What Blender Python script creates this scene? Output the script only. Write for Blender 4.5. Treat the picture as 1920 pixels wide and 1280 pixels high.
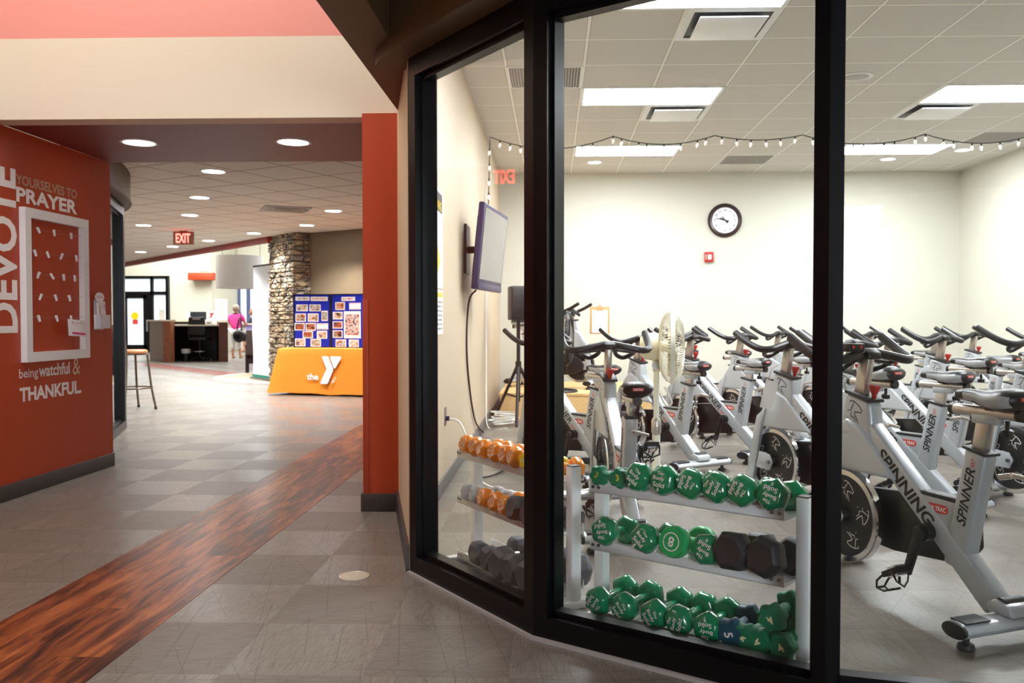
import bpy, bmesh, math, random
from mathutils import Vector as V, Matrix, Euler
random.seed(7)
PI = math.pi
S = bpy.context.scene
COL = S.collection
for o in list(bpy.data.objects):
    bpy.data.objects.remove(o)

# ------------------------------------------------------------------ camera, world, big lights, exposure
cam = bpy.data.cameras.new('camera')
cam.lens = 30.0; cam.sensor_width = 36.0; cam.shift_x = -29 / 1920
cam.clip_end = 200
cam.dof.use_dof = True; cam.dof.focus_distance = 3.6; cam.dof.aperture_fstop = 5.6
co = bpy.data.objects.new('camera', cam); COL.objects.link(co)
co.location = (0, 0, 1.12)
co.rotation_euler = Euler((PI / 2 - .025, 0, .03), 'XYZ')
S.camera = co

w = bpy.data.worlds.new('daylight'); S.world = w; w.use_nodes = True
w.node_tree.nodes['Background'].inputs[0].default_value = (.9, .95, 1, 1)
w.node_tree.nodes['Background'].inputs[1].default_value = 1.0

S.view_settings.view_transform = 'Standard'
S.view_settings.look = 'None'
S.view_settings.gamma = 1
S.view_settings.use_curve_mapping = False
S.view_settings.exposure = 0.0


def area(name, loc, sx, sy, power, color=(1, 1, 1), rot=(0, 0, 0)):
    l = bpy.data.lights.new(name, 'AREA'); l.shape = 'RECTANGLE'; l.size = sx; l.size_y = sy
    l.energy = power; l.color = color
    o = bpy.data.objects.new(name, l); COL.objects.link(o)
    o.location = loc; o.rotation_euler = rot
    return o


area('atrium_skylight', (-2.3, 3.3, 4.9), 2.4, 2.8, 142, (1, .99, .97))
area('far_hall_skylight', (-9.5, 25.5, 5.4), 9, 7, 1800, (.93, .97, 1))

# ------------------------------------------------------------------ materials


def lin(c):
    c = c / 255
    return c / 12.92 if c <= .04045 else ((c + .055) / 1.055) ** 2.4


def rgb(*c):
    return tuple(lin(x) for x in c) + (1,)


def mat(name, c, rough=.5, metal=0, spec=.5, coat=0, bump=0, bscale=200, emit=None, es=0, var=0):
    m = bpy.data.materials.new(name); m.use_nodes = True
    n = m.node_tree.nodes; L = m.node_tree.links
    b = n['Principled BSDF']
    b.inputs['Base Color'].default_value = rgb(*c)
    b.inputs['Roughness'].default_value = rough
    b.inputs['Metallic'].default_value = metal
    b.inputs['Specular IOR Level'].default_value = spec
    b.inputs['Coat Weight'].default_value = coat
    if emit:
        b.inputs['Emission Color'].default_value = rgb(*emit)
        b.inputs['Emission Strength'].default_value = es
    if bump or var:
        tc = n.new('ShaderNodeTexCoord'); no = n.new('ShaderNodeTexNoise')
        no.inputs['Scale'].default_value = bscale; no.inputs['Detail'].default_value = 4
        L.new(tc.outputs['Object'], no.inputs['Vector'])
        if bump:
            bu = n.new('ShaderNodeBump'); bu.inputs['Strength'].default_value = bump
            bu.inputs['Distance'].default_value = .004
            L.new(no.outputs[0], bu.inputs['Height']); L.new(bu.outputs[0], b.inputs['Normal'])
        if var:
            mx = n.new('ShaderNodeMix'); mx.data_type = 'RGBA'
            mx.inputs[6].default_value = rgb(*[x * (1 - var) for x in c])
            mx.inputs[7].default_value = rgb(*[min(255, x * (1 + var)) for x in c])
            L.new(no.outputs[0], mx.inputs[0]); L.new(mx.outputs[2], b.inputs['Base Color'])
    return m


class NT:
    """tiny node helper"""
    def __init__(s, m):
        s.m = m; s.n = m.node_tree.nodes; s.L = m.node_tree.links; s.b = s.n['Principled BSDF']
        s.tc = s.n.new('ShaderNodeTexCoord')

    def math(s, op, a, b=None, c=None):
        x = s.n.new('ShaderNodeMath'); x.operation = op
        for i, v in enumerate((a, b, c)):
            if v is None: continue
            if hasattr(v, 'is_linked') or hasattr(v, 'links'): s.L.new(v, x.inputs[i])
            else: x.inputs[i].default_value = v
        return x.outputs[0]

    def mapping(s, loc=(0, 0, 0), rot=(0, 0, 0), scale=(1, 1, 1), src='Object'):
        x = s.n.new('ShaderNodeMapping')
        x.inputs['Location'].default_value = loc; x.inputs['Rotation'].default_value = rot
        x.inputs['Scale'].default_value = scale
        s.L.new(s.tc.outputs[src], x.inputs['Vector'])
        return x.outputs[0]

    def sep(s, v):
        x = s.n.new('ShaderNodeSeparateXYZ'); s.L.new(v, x.inputs[0]); return x.outputs

    def noise(s, v, scale, detail=3, rough=.5):
        x = s.n.new('ShaderNodeTexNoise'); s.L.new(v, x.inputs['Vector'])
        x.inputs['Scale'].default_value = scale; x.inputs['Detail'].default_value = detail
        x.inputs['Roughness'].default_value = rough
        return x.outputs[0]

    def mix(s, f, a, b):
        x = s.n.new('ShaderNodeMix'); x.data_type = 'RGBA'
        for i, v in ((0, f), (6, a), (7, b)):
            if isinstance(v, (tuple, float, int)): x.inputs[i].default_value = v
            else: s.L.new(v, x.inputs[i])
        return x.outputs[2]

    def ramp(s, f, stops):
        x = s.n.new('ShaderNodeValToRGB'); s.L.new(f, x.inputs[0])
        e = x.color_ramp.elements
        while len(e) < len(stops): e.new(.5)
        for k, (p, c) in enumerate(stops):
            e[k].position = p; e[k].color = c
        return x.outputs[0]

    def bump(s, h, st, dist=.003):
        x = s.n.new('ShaderNodeBump'); x.inputs['Strength'].default_value = st
        x.inputs['Distance'].default_value = dist
        s.L.new(h, x.inputs['Height']); s.L.new(x.outputs[0], s.b.inputs['Normal'])

    def color(s, c): s.L.new(c, s.b.inputs['Base Color'])
    def rough(s, c): s.L.new(c, s.b.inputs['Roughness'])


def line_mask(nt, coord, off, size, wid):
    """1 on grid lines of period size, half-width wid"""
    a = nt.math('SUBTRACT', coord, off)
    a = nt.math('DIVIDE', a, size)
    a = nt.math('FRACT', a)
    a = nt.math('SUBTRACT', a, .5); a = nt.math('ABSOLUTE', a)
    return nt.math('GREATER_THAN', a, .5 - wid / size)


def floor_material():
    m = mat('vinyl_floor', (140, 128, 118), .3, spec=.35); t = NT(m)
    T = .457
    xyz = t.sep(t.tc.outputs['Object'])
    cx = t.math('FLOOR', t.math('DIVIDE', t.math('ADD', xyz[0], .14), T)); cy = t.math('FLOOR', t.math('DIVIDE', t.math('ADD', xyz[1], .1), T))
    chk = t.math('MODULO', t.math('ADD', t.math('ADD', cx, cy), 400), 2.0)
    n1 = t.noise(t.mapping(scale=(3, 60, 1)), 3, 4, .7)
    n2 = t.noise(t.mapping(scale=(60, 3, 1)), 3, 4, .7)
    st = t.math('ADD', t.math('MULTIPLY', n1, chk), t.math('MULTIPLY', n2, t.math('SUBTRACT', 1.0, chk)))
    base = t.ramp(st, [(.3, rgb(102, 96, 89)), (.7, rgb(142, 134, 124))])
    base = t.mix(t.math('MULTIPLY', chk, .28), base, rgb(94, 85, 77))  # alternate tiles browner; their grazing-sheen contrast is partly painted in here
    # random straight scratches printed in the vinyl
    tot = None
    for k, (a, sc) in enumerate(((.35, 5.5), (1.0, 6.5), (1.75, 6.0), (2.4, 7.0), (2.9, 5.0), (.05, 4.0), (1.4, 5.0))):
        v = t.mapping(rot=(0, 0, a), loc=(k * 3.1, 1.7 * k, 0))
        s_ = t.sep(v)
        wv = t.math('ADD', s_[0], t.math('MULTIPLY', t.math('FLOOR', t.math('DIVIDE', s_[1], .7)), 3.37))
        vo = t.n.new('ShaderNodeTexVoronoi'); vo.voronoi_dimensions = '1D'; vo.feature = 'DISTANCE_TO_EDGE'
        vo.inputs['Scale'].default_value = sc
        t.L.new(t.math('ADD', wv, t.math('MULTIPLY', s_[1], .22 * ((k % 3) - 1))), vo.inputs['W'])
        ln = t.math('LESS_THAN', vo.outputs['Distance'], .009)
        msk = t.math('GREATER_THAN', t.noise(t.mapping(loc=(k * 5, 3, 0)), 1.6, 1), .47)
        ln = t.math('MULTIPLY', ln, msk)
        tot = ln if tot is None else t.math('MAXIMUM', tot, ln)
    base = t.mix(t.math('MULTIPLY', tot, .5), base, rgb(74, 60, 50))
    seam = t.math('MAXIMUM', line_mask(t, xyz[0], -.14, T, .0012), line_mask(t, xyz[1], -.1, T, .0012))
    base = t.mix(t.math('MULTIPLY', seam, .35), base, rgb(80, 72, 66))
    t.color(base)
    r = t.math('ADD', t.math('MULTIPLY', chk, .10), .29)
    t.rough(r)
    t.bump(st, .06, .001)
    return m


def wood_material():
    m = mat('plank_vinyl', (140, 60, 30), .3, spec=.3); t = NT(m)
    xyz = t.sep(t.tc.outputs['Object'])
    px = t.math('FLOOR', t.math('DIVIDE', xyz[0], .15))
    yy = t.math('ADD', xyz[1], t.math('MULTIPLY', px, .473))
    py = t.math('FLOOR', t.math('DIVIDE', yy, 1.22))
    cmb = t.n.new('ShaderNodeCombineXYZ')
    t.L.new(t.math('ADD', xyz[0], t.math('MULTIPLY', py, 3.3)), cmb.inputs[0])
    t.L.new(t.math('MULTIPLY', t.math('ADD', yy, t.math('MULTIPLY', px, 7.7)), .13), cmb.inputs[1])
    n = t.noise(cmb.outputs[0], 17, 8, .64); n.node.inputs['Distortion'].default_value = .5
    fine = t.noise(t.mapping(scale=(160, 5, 1)), 1, 3)
    f = t.math('ADD', t.math('MULTIPLY', n, .85), t.math('MULTIPLY', fine, .15))
    wn_ = t.n.new('ShaderNodeTexWhiteNoise'); wn_.noise_dimensions = '2D'
    cb2 = t.n.new('ShaderNodeCombineXYZ'); t.L.new(px, cb2.inputs[0]); t.L.new(py, cb2.inputs[1]); t.L.new(cb2.outputs[0], wn_.inputs['Vector'])
    f = t.math('ADD', f, t.math('MULTIPLY', t.math('SUBTRACT', wn_.outputs['Value'], .5), .10))
    c = t.ramp(f, [(.36, rgb(44, 22, 14)), (.46, rgb(92, 46, 24)), (.54, rgb(140, 74, 36)), (.66, rgb(178, 106, 58))])
    jo = t.math('MAXIMUM', line_mask(t, xyz[0], 0, .15, .0012), line_mask(t, yy, 0, 1.22, .0015))
    c = t.mix(t.math('MULTIPLY', jo, .6), c, rgb(40, 16, 10))
    t.color(c); t.bump(f, .05, .001)
    return m


def ceiling_material(name, rot, offx, offy, sx, sy, tile=(214, 210, 205), bar=(246, 244, 238), wid=.011):
    m = mat(name, tile, .9, spec=.2); t = NT(m)
    v = t.mapping(rot=(0, 0, rot)); xyz = t.sep(v)
    gx = line_mask(t, xyz[0], offx, sx, wid); gy = line_mask(t, xyz[1], offy, sy, wid)
    g = t.math('MAXIMUM', gx, gy)
    edge = t.math('MAXIMUM', line_mask(t, xyz[0], offx, sx, wid + .004), line_mask(t, xyz[1], offy, sy, wid + .004))
    n = t.noise(t.tc.outputs['Object'], 130, 3, .7)
    c = t.mix(n, rgb(*[x * .90 for x in tile]), rgb(*[min(255, x * 1.07) for x in tile]))
    c = t.mix(t.math('MULTIPLY', edge, .7), c, rgb(120, 112, 104))
    c = t.mix(g, c, rgb(*bar))
    t.color(c)
    t.bump(t.math('ADD', n, t.math('MULTIPLY', g, 2.0)), .25, .003)
    return m


def stone_material():
    m = mat('stacked_stone', (130, 110, 88), .85); t = NT(m)
    br = t.n.new('ShaderNodeTexVoronoi'); br.feature = 'F1'
    t.L.new(t.mapping(scale=(5, 5, 10)), br.inputs['Vector']); br.inputs['Scale'].default_value = 1
    br.inputs['Randomness'].default_value = .85
    ed = t.n.new('ShaderNodeTexVoronoi'); ed.feature = 'DISTANCE_TO_EDGE'
    t.L.new(t.mapping(scale=(5, 5, 10)), ed.inputs['Vector']); ed.inputs['Scale'].default_value = 1
    ed.inputs['Randomness'].default_value = .85
    sp = t.n.new('ShaderNodeSeparateColor'); t.L.new(br.outputs['Color'], sp.inputs[0])
    c = t.ramp(sp.outputs[0], [(0, rgb(120, 106, 92)), (.3, rgb(176, 150, 118)), (.6, rgb(204, 180, 146)), (.8, rgb(148, 140, 130)), (1, rgb(222, 206, 178))])
    n = t.noise(t.tc.outputs['Object'], 14, 5, .65)
    c = t.mix(t.math('MULTIPLY', n, .5), c, rgb(90, 76, 62))
    d = t.math('MINIMUM', t.math('MULTIPLY', ed.outputs['Distance'], 6.0), 1.0)
    c = t.mix(t.math('MULTIPLY', t.math('SUBTRACT', 1.0, d), .35), c, rgb(60, 50, 42))
    t.color(c); t.bump(t.math('ADD', d, n), 1.0, .05)
    return m


def block_material():
    m = mat('painted_block', (205, 203, 190), .6); t = NT(m)
    xyz = t.sep(t.tc.outputs['Object'])
    row = t.math('FLOOR', t.math('DIVIDE', xyz[2], .203))
    yy = t.math('ADD', xyz[1], t.math('MULTIPLY', t.math('MODULO', t.math('ADD', row, 20), 2.0), .203))
    g = t.math('MAXIMUM', line_mask(t, yy, 0, .406, .006), line_mask(t, xyz[2], 0, .203, .006))
    n = t.noise(t.tc.outputs['Object'], 120, 3)
    t.bump(t.math('SUBTRACT', t.math('MULTIPLY', n, .2), g), .6, .006)
    return m


def glass_material():
    m = bpy.data.materials.new('clear_glass'); m.use_nodes = True
    n = m.node_tree.nodes; L = m.node_tree.links
    n.clear()
    out = n.new('ShaderNodeOutputMaterial'); mx = n.new('ShaderNodeMixShader')
    tr = n.new('ShaderNodeBsdfTransparent'); tr.inputs[0].default_value = (.975, .985, .98, 1)
    gl = n.new('ShaderNodeBsdfGlossy'); gl.inputs['Roughness'].default_value = 0
    fr = n.new('ShaderNodeFresnel'); ge = n.new('ShaderNodeNewGeometry'); io = n.new('ShaderNodeMapRange')
    io.inputs['To Min'].default_value = 1.42; io.inputs['To Max'].default_value = 1 / 1.42   # same reflectance on both faces of the sheet
    L.new(ge.outputs['Backfacing'], io.inputs['Value']); L.new(io.outputs[0], fr.inputs[0])
    L.new(fr.outputs[0], mx.inputs[0]); L.new(tr.outputs[0], mx.inputs[1]); L.new(gl.outputs[0], mx.inputs[2])
    L.new(mx.outputs[0], out.inputs[0])
    return m


M_floor = floor_material(); M_wood = wood_material(); M_glass = glass_material(); M_stone = stone_material(); M_block = block_material()
M_gceil = ceiling_material('gym_ceiling_tiles', 0, .24, 11.55, .61, .606)
M_lceil = ceiling_material('lobby_ceiling_tiles', math.radians(26), .2, .1, .61, .61, tile=(240, 233, 224), bar=(176, 164, 148), wid=.008)
M_red = mat('red_paint', (178, 65, 27), .45, bump=.05, bscale=300)
M_redtrim = mat('dark_red_paint', (150, 44, 30), .45)
M_soffit = mat('maroon_soffit_paint', (128, 34, 28), .5)
M_salmon = mat('salmon_paint', (232, 152, 140), .6, bump=.04, bscale=60)
M_cream = mat('cream_paint', (226, 214, 192), .6, bump=.05, bscale=80)
M_beige = mat('beige_paint', (214, 194, 160), .6, bump=.04, bscale=80)
M_gwall = mat('gym_wall_paint', (205, 203, 190), .6, bump=.05, bscale=90)
M_brown = mat('brown_paint', (90, 66, 38), .55)
M_shade_ceil = mat('ceiling_shade_black', (14, 12, 10), .8)  # shade of the unlit recess put into the ceiling colour
M_taupe = mat('taupe_paint', (128, 112, 88), .6)
M_farwall = mat('pale_hall_paint', (206, 202, 184), .6)
M_farceil = mat('white_hall_ceiling', (240, 240, 236), .8)
M_base = mat('rubber_baseboard', (62, 56, 54), .45)
M_gbase = mat('grey_baseboard', (112, 108, 104), .5)
M_alu = mat('black_anodised_frame', (9, 9, 11), .34, spec=.3)
M_white = mat('white_paint', (240, 240, 240), .4)
M_whitemetal = mat('white_powder_coat', (238, 238, 238), .35, spec=.5)
M_black = mat('black_plastic', (20, 20, 21), .42)
M_rubber = mat('black_rubber', (40, 40, 42), .5, bump=.1, bscale=400)
M_hexrub = mat('hex_rubber', (80, 82, 88), .6, bump=.15, bscale=60, var=.25)
M_silver = mat('silver_bike_paint', (184, 188, 192), .33, metal=.18, coat=.3)
M_brush = mat('brushed_aluminium', (200, 192, 184), .35, metal=.85)
M_chrome = mat('chrome', (220, 220, 222), .1, metal=1)
M_steel = mat('steel', (150, 150, 152), .3, metal=1)
M_redp = mat('red_plastic', (178, 40, 32), .4)
M_letter = mat('black_letter_vinyl', (18, 18, 20), .5)
M_lred = mat('red_letter_vinyl', (214, 66, 56), .5)
M_lwhite = mat('white_letter_vinyl', (244, 240, 236), .5)
M_lbeige = mat('tan_letter_vinyl', (184, 160, 132), .5)
M_saddle = mat('saddle_vinyl', (20, 20, 22), .38)
M_saddle2 = mat('saddle_silver_vinyl', (176, 178, 180), .35, metal=.2)
M_green = mat('green_vinyl', (3, 132, 84), .16, coat=.5)
M_green2 = mat('green_neoprene', (8, 124, 84), .55, bump=.1, bscale=500)
M_green3 = mat('bright_green_vinyl', (16, 172, 96), .35)
M_teal = mat('teal_neoprene', (18, 76, 96), .5)
M_orange = mat('orange_vinyl', (248, 148, 40), .25, coat=.4)
M_yellow = mat('yellow_vinyl', (236, 206, 20), .3)
M_grey = mat('pale_grey_vinyl', (190, 192, 194), .3)
M_lightp = mat('light_diffuser', (250, 250, 250), .5, emit=(246, 250, 255), es=54)
M_down = mat('downlight_lens', (250, 250, 250), .5, emit=(250, 250, 252), es=60)
M_down2 = mat('soffit_downlight_lens', (250, 250, 250), .5, emit=(255, 246, 234), es=14)
M_bulb = mat('white_bulb', (250, 250, 250), .25, emit=(255, 255, 255), es=.5)
M_exit = mat('exit_red_light', (255, 60, 50), .5, emit=(255, 74, 64), es=11.0)
M_exitbox = mat('exit_housing', (150, 96, 74), .4)
M_paper = mat('paper', (246, 246, 244), .6)
M_clip = mat('clip_wood', (196, 150, 96), .5)
M_pine = mat('pine_platform', (218, 180, 124), .55, bump=.05, bscale=30, var=.1)
M_orangecloth = mat('orange_cloth', (246, 146, 36), .75)
M_blue = mat('blue_felt', (16, 36, 176), .9)
M_navy = mat('navy_plastic', (42, 38, 78), .35)
M_screen = mat('screen_glass', (120, 116, 112), .12)
M_tan = mat('tan_seat_vinyl', (206, 140, 96), .5)
M_stoolm = mat('bronze_metal', (112, 100, 84), .35, metal=.5)
M_woodk = mat('desk_veneer', (104, 60, 44), .4, var=.15, bump=.02, bscale=12)
M_woodl = mat('desk_veneer_light', (150, 92, 60), .4, var=.15, bscale=12)
M_darkw = mat('desk_dark_panel', (34, 16, 14), .4)
M_top = mat('desk_top_laminate', (226, 214, 194), .4)
M_skin = mat('skin', (206, 150, 120), .5)
M_hair = mat('grey_hair', (150, 132, 116), .7)
M_pink = mat('pink_cotton', (240, 76, 160), .8)
M_whitec = mat('white_cotton', (236, 232, 228), .8)
M_bag = mat('black_leather', (16, 15, 16), .3)
M_shoe = mat('tan_leather', (180, 140, 100), .6)
M_purple = mat('purple_counter_panel', (150, 140, 200), .5)
M_leather = mat('brown_leather', (66, 52, 46), .45)
M_banner = mat('banner_vinyl', (232, 234, 236), .5)
M_greenstrip = mat('green_print', (20, 130, 110), .5)
M_carpet = mat('beige_carpet', (178, 166, 138), .95)
M_redband = mat('red_vinyl_tile', (150, 88, 78), .25)
M_fanw = mat('fan_white_plastic', (236, 232, 214), .35)
M_fanw2 = mat('fan_cream_plastic', (228, 218, 182), .4)
M_sky = mat('bright_daylight_pane', (230, 238, 246), .2, emit=(214, 228, 236), es=.75)
M_acr = mat('clear_acrylic', (226, 226, 230), .1)
M_grille = mat('grille_grey', (168, 164, 160), .5)
M_drumgrey = mat('grey_panel', (226, 224, 226), .6)
M_clock = mat('clock_rim', (40, 28, 26), .3)
M_face = mat('clock_face', (228, 230, 236), .3)
M_string = mat('twine', (170, 130, 110), .8)
M_cable = mat('black_cable', (30, 28, 30), .5)
M_wcable = mat('white_cable', (236, 234, 228), .5)
M_wire = mat('dark_green_wire', (50, 60, 50), .5)
M_outlet = mat('outlet_plate', (226, 214, 190), .4)
M_brass = mat('floor_plate', (214, 206, 186), .35, metal=.3)
M_pinkink = mat('pink_ink', (222, 60, 140), .6)
M_redink = mat('red_ink', (196, 40, 48), .6)
M_spk = mat('speaker_black', (40, 40, 44), .5)


def photo_material(k):
    r = random.Random(k)
    m = mat('photo_print.%03d' % k, (120, 100, 90), .35); t = NT(m)
    n = t.noise(t.mapping(loc=(k * 3.1, k, 0), scale=(9, 9, 11)), 1.6, 3, .6)
    P = [(40, 30, 30), (110, 70, 60), (200, 150, 120), (225, 190, 150), (70, 90, 130), (190, 90, 50), (225, 225, 220), (120, 140, 110)]
    r.shuffle(P)
    t.color(t.ramp(n, [(.30, rgb(40, 32, 34)), (.42, rgb(*P[0])), (.5, rgb(*P[1])), (.6, rgb(*P[2])), (.72, rgb(*P[3]))]))
    return m


M_photos = [photo_material(k) for k in range(8)]

# ------------------------------------------------------------------ mesh building


class MB:
    def __init__(s): s.v = []; s.f = []; s.mi = []; s.m = 0

    def add(s, vs, fs):
        k = len(s.v); s.v += [tuple(p) for p in vs]
        for f in fs: s.f.append([i + k for i in f]); s.mi.append(s.m)
        return s

    def box(s, c, d, R=None):
        x, y, z = d[0] / 2, d[1] / 2, d[2] / 2
        vs = [V((a * x, b * y, e * z)) for a in (-1, 1) for b in (-1, 1) for e in (-1, 1)]
        if R is not None: vs = [R @ p for p in vs]
        vs = [p + V(c) for p in vs]
        return s.add(vs, [(0, 1, 3, 2), (4, 6, 7, 5), (0, 4, 5, 1), (2, 3, 7, 6), (0, 2, 6, 4), (1, 5, 7, 3)])

    def bx(s, x0, x1, y0, y1, z0, z1):
        return s.box(((x0 + x1) / 2, (y0 + y1) / 2, (z0 + z1) / 2), (abs(x1 - x0), abs(y1 - y0), abs(z1 - z0)))

    def prism(s, poly, d0, d1, o=(0, 0, 0), a=(1, 0, 0), b=(0, 0, 1), n=(0, 1, 0)):
        """poly (p,q) in plane a,b, extruded along n"""
        o, a, b, n = V(o), V(a), V(b), V(n)
        ar = sum(poly[i][0] * poly[(i + 1) % len(poly)][1] - poly[(i + 1) % len(poly)][0] * poly[i][1] for i in range(len(poly)))
        if (ar > 0) != (a.cross(b).dot(n) * (d1 - d0) > 0): poly = poly[::-1]
        N = len(poly)
        vs = [o + a * p + b * q + n * d0 for p, q in poly] + [o + a * p + b * q + n * d1 for p, q in poly]
        fs = [tuple(range(N - 1, -1, -1)), tuple(range(N, 2 * N))]
        fs += [(i, (i + 1) % N, N + (i + 1) % N, N + i) for i in range(N)]
        return s.add(vs, fs)

    def tube(s, pts, r, seg=8, closed=False, flat=1.0, upv=None, cap=True):
        pts = [V(p) for p in pts]; n = len(pts)
        rs = r if isinstance(r, (list, tuple)) else [r] * n
        k0 = len(s.v); vs = []
        prev = None
        for i, p in enumerate(pts):
            if closed: t = (pts[(i + 1) % n] - pts[i - 1])
            else: t = pts[min(i + 1, n - 1)] - pts[max(i - 1, 0)]
            t.normalize()
            if prev is None:
                u = V(upv) if upv else (V((0, 0, 1)) if abs(t.z) < .9 else V((1, 0, 0)))
            else: u = prev
            u = u - t * u.dot(t)
            if u.length < 1e-5: u = V((1, 0, 0)) - t * t.x
            u.normalize(); prev = u; w_ = t.cross(u)
            for k in range(seg):
                a = 2 * PI * k / seg
                vs.append(p + u * math.cos(a) * rs[i] * flat + w_ * math.sin(a) * rs[i])
        fs = []
        m = n if closed else n - 1
        for i in range(m):
            for k in range(seg):
                a = i * seg + k; b = i * seg + (k + 1) % seg
                c = ((i + 1) % n) * seg + (k + 1) % seg; d = ((i + 1) % n) * seg + k
                fs.append((a, b, c, d))
        if not closed and cap:
            fs.append(tuple(range(seg - 1, -1, -1))); fs.append(tuple(range((n - 1) * seg, n * seg)))
        return s.add(vs, fs)

    def lathe(s, prof, o=(0, 0, 0), ax=(0, 0, 1), seg=24, lobe=None, ph=0, closed=False):
        ax = V(ax).normalized(); o = V(o)
        u = V((0, 0, 1)) if abs(ax.z) < .9 else V((1, 0, 0))
        u = (u - ax * u.dot(ax)).normalized(); w_ = ax.cross(u)
        vs = []; n = len(prof)
        for r, h in prof:
            for k in range(seg):
                a = 2 * PI * k / seg + ph; rr = r * (lobe(a) if lobe else 1)
                vs.append(o + ax * h + (u * math.cos(a) + w_ * math.sin(a)) * rr)
        fs = []
        for i in range(n - 1 + (1 if closed else 0)):
            j = (i + 1) % n
            for k in range(seg):
                fs.append((i * seg + k, i * seg + (k + 1) % seg, j * seg + (k + 1) % seg, j * seg + k))
        if not closed:
            fs.append(tuple(range(seg - 1, -1, -1))); fs.append(tuple(range((n - 1) * seg, n * seg)))
        return s.add(vs, fs)

    def ball(s, c, r, seg=16, rings=10, sc=(1, 1, 1), R=None):
        vs = []; fs = []
        for i in range(rings + 1):
            th = PI * i / rings
            for k in range(seg):
                a = 2 * PI * k / seg
                p = V((math.sin(th) * math.cos(a) * sc[0], math.sin(th) * math.sin(a) * sc[1], math.cos(th) * sc[2])) * r
                if R is not None: p = R @ p
                vs.append(p + V(c))
        for i in range(rings):
            for k in range(seg):
                fs.append((i * seg + k, (i + 1) * seg + k, (i + 1) * seg + (k + 1) % seg, i * seg + (k + 1) % seg))
        return s.add(vs, fs)

    def build(s, name, m, parent=None, bevel=0, bseg=2, smooth=True, ang=35, loc=None):
        me = bpy.data.meshes.new(name)
        bm = bmesh.new()
        bv = [bm.verts.new(p) for p in s.v]
        for f, mi in zip(s.f, s.mi):
            try:
                fc = bm.faces.new([bv[i] for i in f]); fc.material_index = mi
            except ValueError: pass
        bmesh.ops.remove_doubles(bm, verts=bm.verts, dist=1e-6)
        bmesh.ops.recalc_face_normals(bm, faces=bm.faces)
        if bevel:
            ed = [e for e in bm.edges if len(e.link_faces) == 2 and e.calc_face_angle(0) > math.radians(30)]
            bmesh.ops.bevel(bm, geom=ed, offset=bevel, segments=bseg, profile=.5, affect='EDGES', clamp_overlap=True)
        bm.to_mesh(me); bm.free()
        for x in (m if isinstance(m, (list, tuple)) else [m]): me.materials.append(x)
        if smooth:
            me.shade_smooth(); me.set_sharp_from_angle(angle=math.radians(ang))
        return link(name, me, parent, loc)


def link(name, me, parent=None, loc=None):
    o = bpy.data.objects.new(name, me); COL.objects.link(o)
    if parent is not None: o.parent = parent
    if loc is not None: o.location = loc
    return o


def tag(o, label=None, cat=None, group=None, kind=None):
    if label: o['label'] = label
    if cat: o['category'] = cat
    if group: o['group'] = group
    if kind: o['kind'] = kind
    return o


def thing(name, label, cat, loc=(0, 0, 0), rz=0, group=None):
    o = bpy.data.objects.new(name, None); COL.objects.link(o)
    o.empty_display_size = .1
    o.location = loc; o.rotation_euler = (0, 0, rz)
    return tag(o, label, cat, group)


def struct(o):
    o['kind'] = 'structure'; return o


def dup(src, loc, rz=None, label=None, group=None, parent=None):
    c = src.copy(); COL.objects.link(c)
    if parent is not None: c.parent = parent
    else:
        c.location = loc
        if rz is not None: c.rotation_euler = (0, 0, rz)
    if label: c['label'] = label
    if group: c['group'] = group
    for ch in list(src.children): dup(ch, None, parent=c)
    return c


def dims(o): return o


_tc = {}


def text_mesh(s, bold=0, ext=.0008, shear=0):
    key = (s, bold, shear)
    if key in _tc: return _tc[key]
    cu = bpy.data.curves.new('lettering', 'FONT'); cu.body = s; cu.size = 1; cu.offset = bold; cu.resolution_u = 3
    cu.shear = shear; cu.space_line = .85
    ob = bpy.data.objects.new('lettering', cu); COL.objects.link(ob)
    dg = bpy.context.evaluated_depsgraph_get()
    me = bpy.data.meshes.new_from_object(ob.evaluated_get(dg))
    bpy.data.objects.remove(ob); bpy.data.curves.remove(cu)
    vs = [v.co.copy() for v in me.vertices]
    x0 = min(v.x for v in vs); x1 = max(v.x for v in vs); y0 = min(v.y for v in vs); y1 = max(v.y for v in vs)
    fs = [tuple(p.vertices) for p in me.polygons]
    bpy.data.meshes.remove(me)
    r = ([((v.x - x0) / (x1 - x0) - .5, (v.y - y0) / (y1 - y0) - .5) for v in vs], fs, (x1 - x0) / (y1 - y0))
    _tc[key] = r
    return r


def add_text(mb, s, c, right, up, wdt=None, hgt=None, bold=0, shear=0, lift=.0006):
    """lettering centred on c, right/up unit vectors"""
    vs, fs, asp = text_mesh(s, bold, shear=shear)
    if wdt is None: wdt = hgt * asp
    if hgt is None: hgt = wdt / asp
    right = V(right).normalized(); up = V(up).normalized(); n = right.cross(up)
    c = V(c) + n * lift
    mb.add([c + right * (p[0] * wdt) + up * (p[1] * hgt) for p in vs], fs)
    return mb


def text(name, s, m, c, right, up, wdt=None, hgt=None, bold=0, parent=None, shear=0, lift=.0006):
    return add_text(MB(), s, c, right, up, wdt, hgt, bold, shear, lift).build(name, m, parent, smooth=False)


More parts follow.
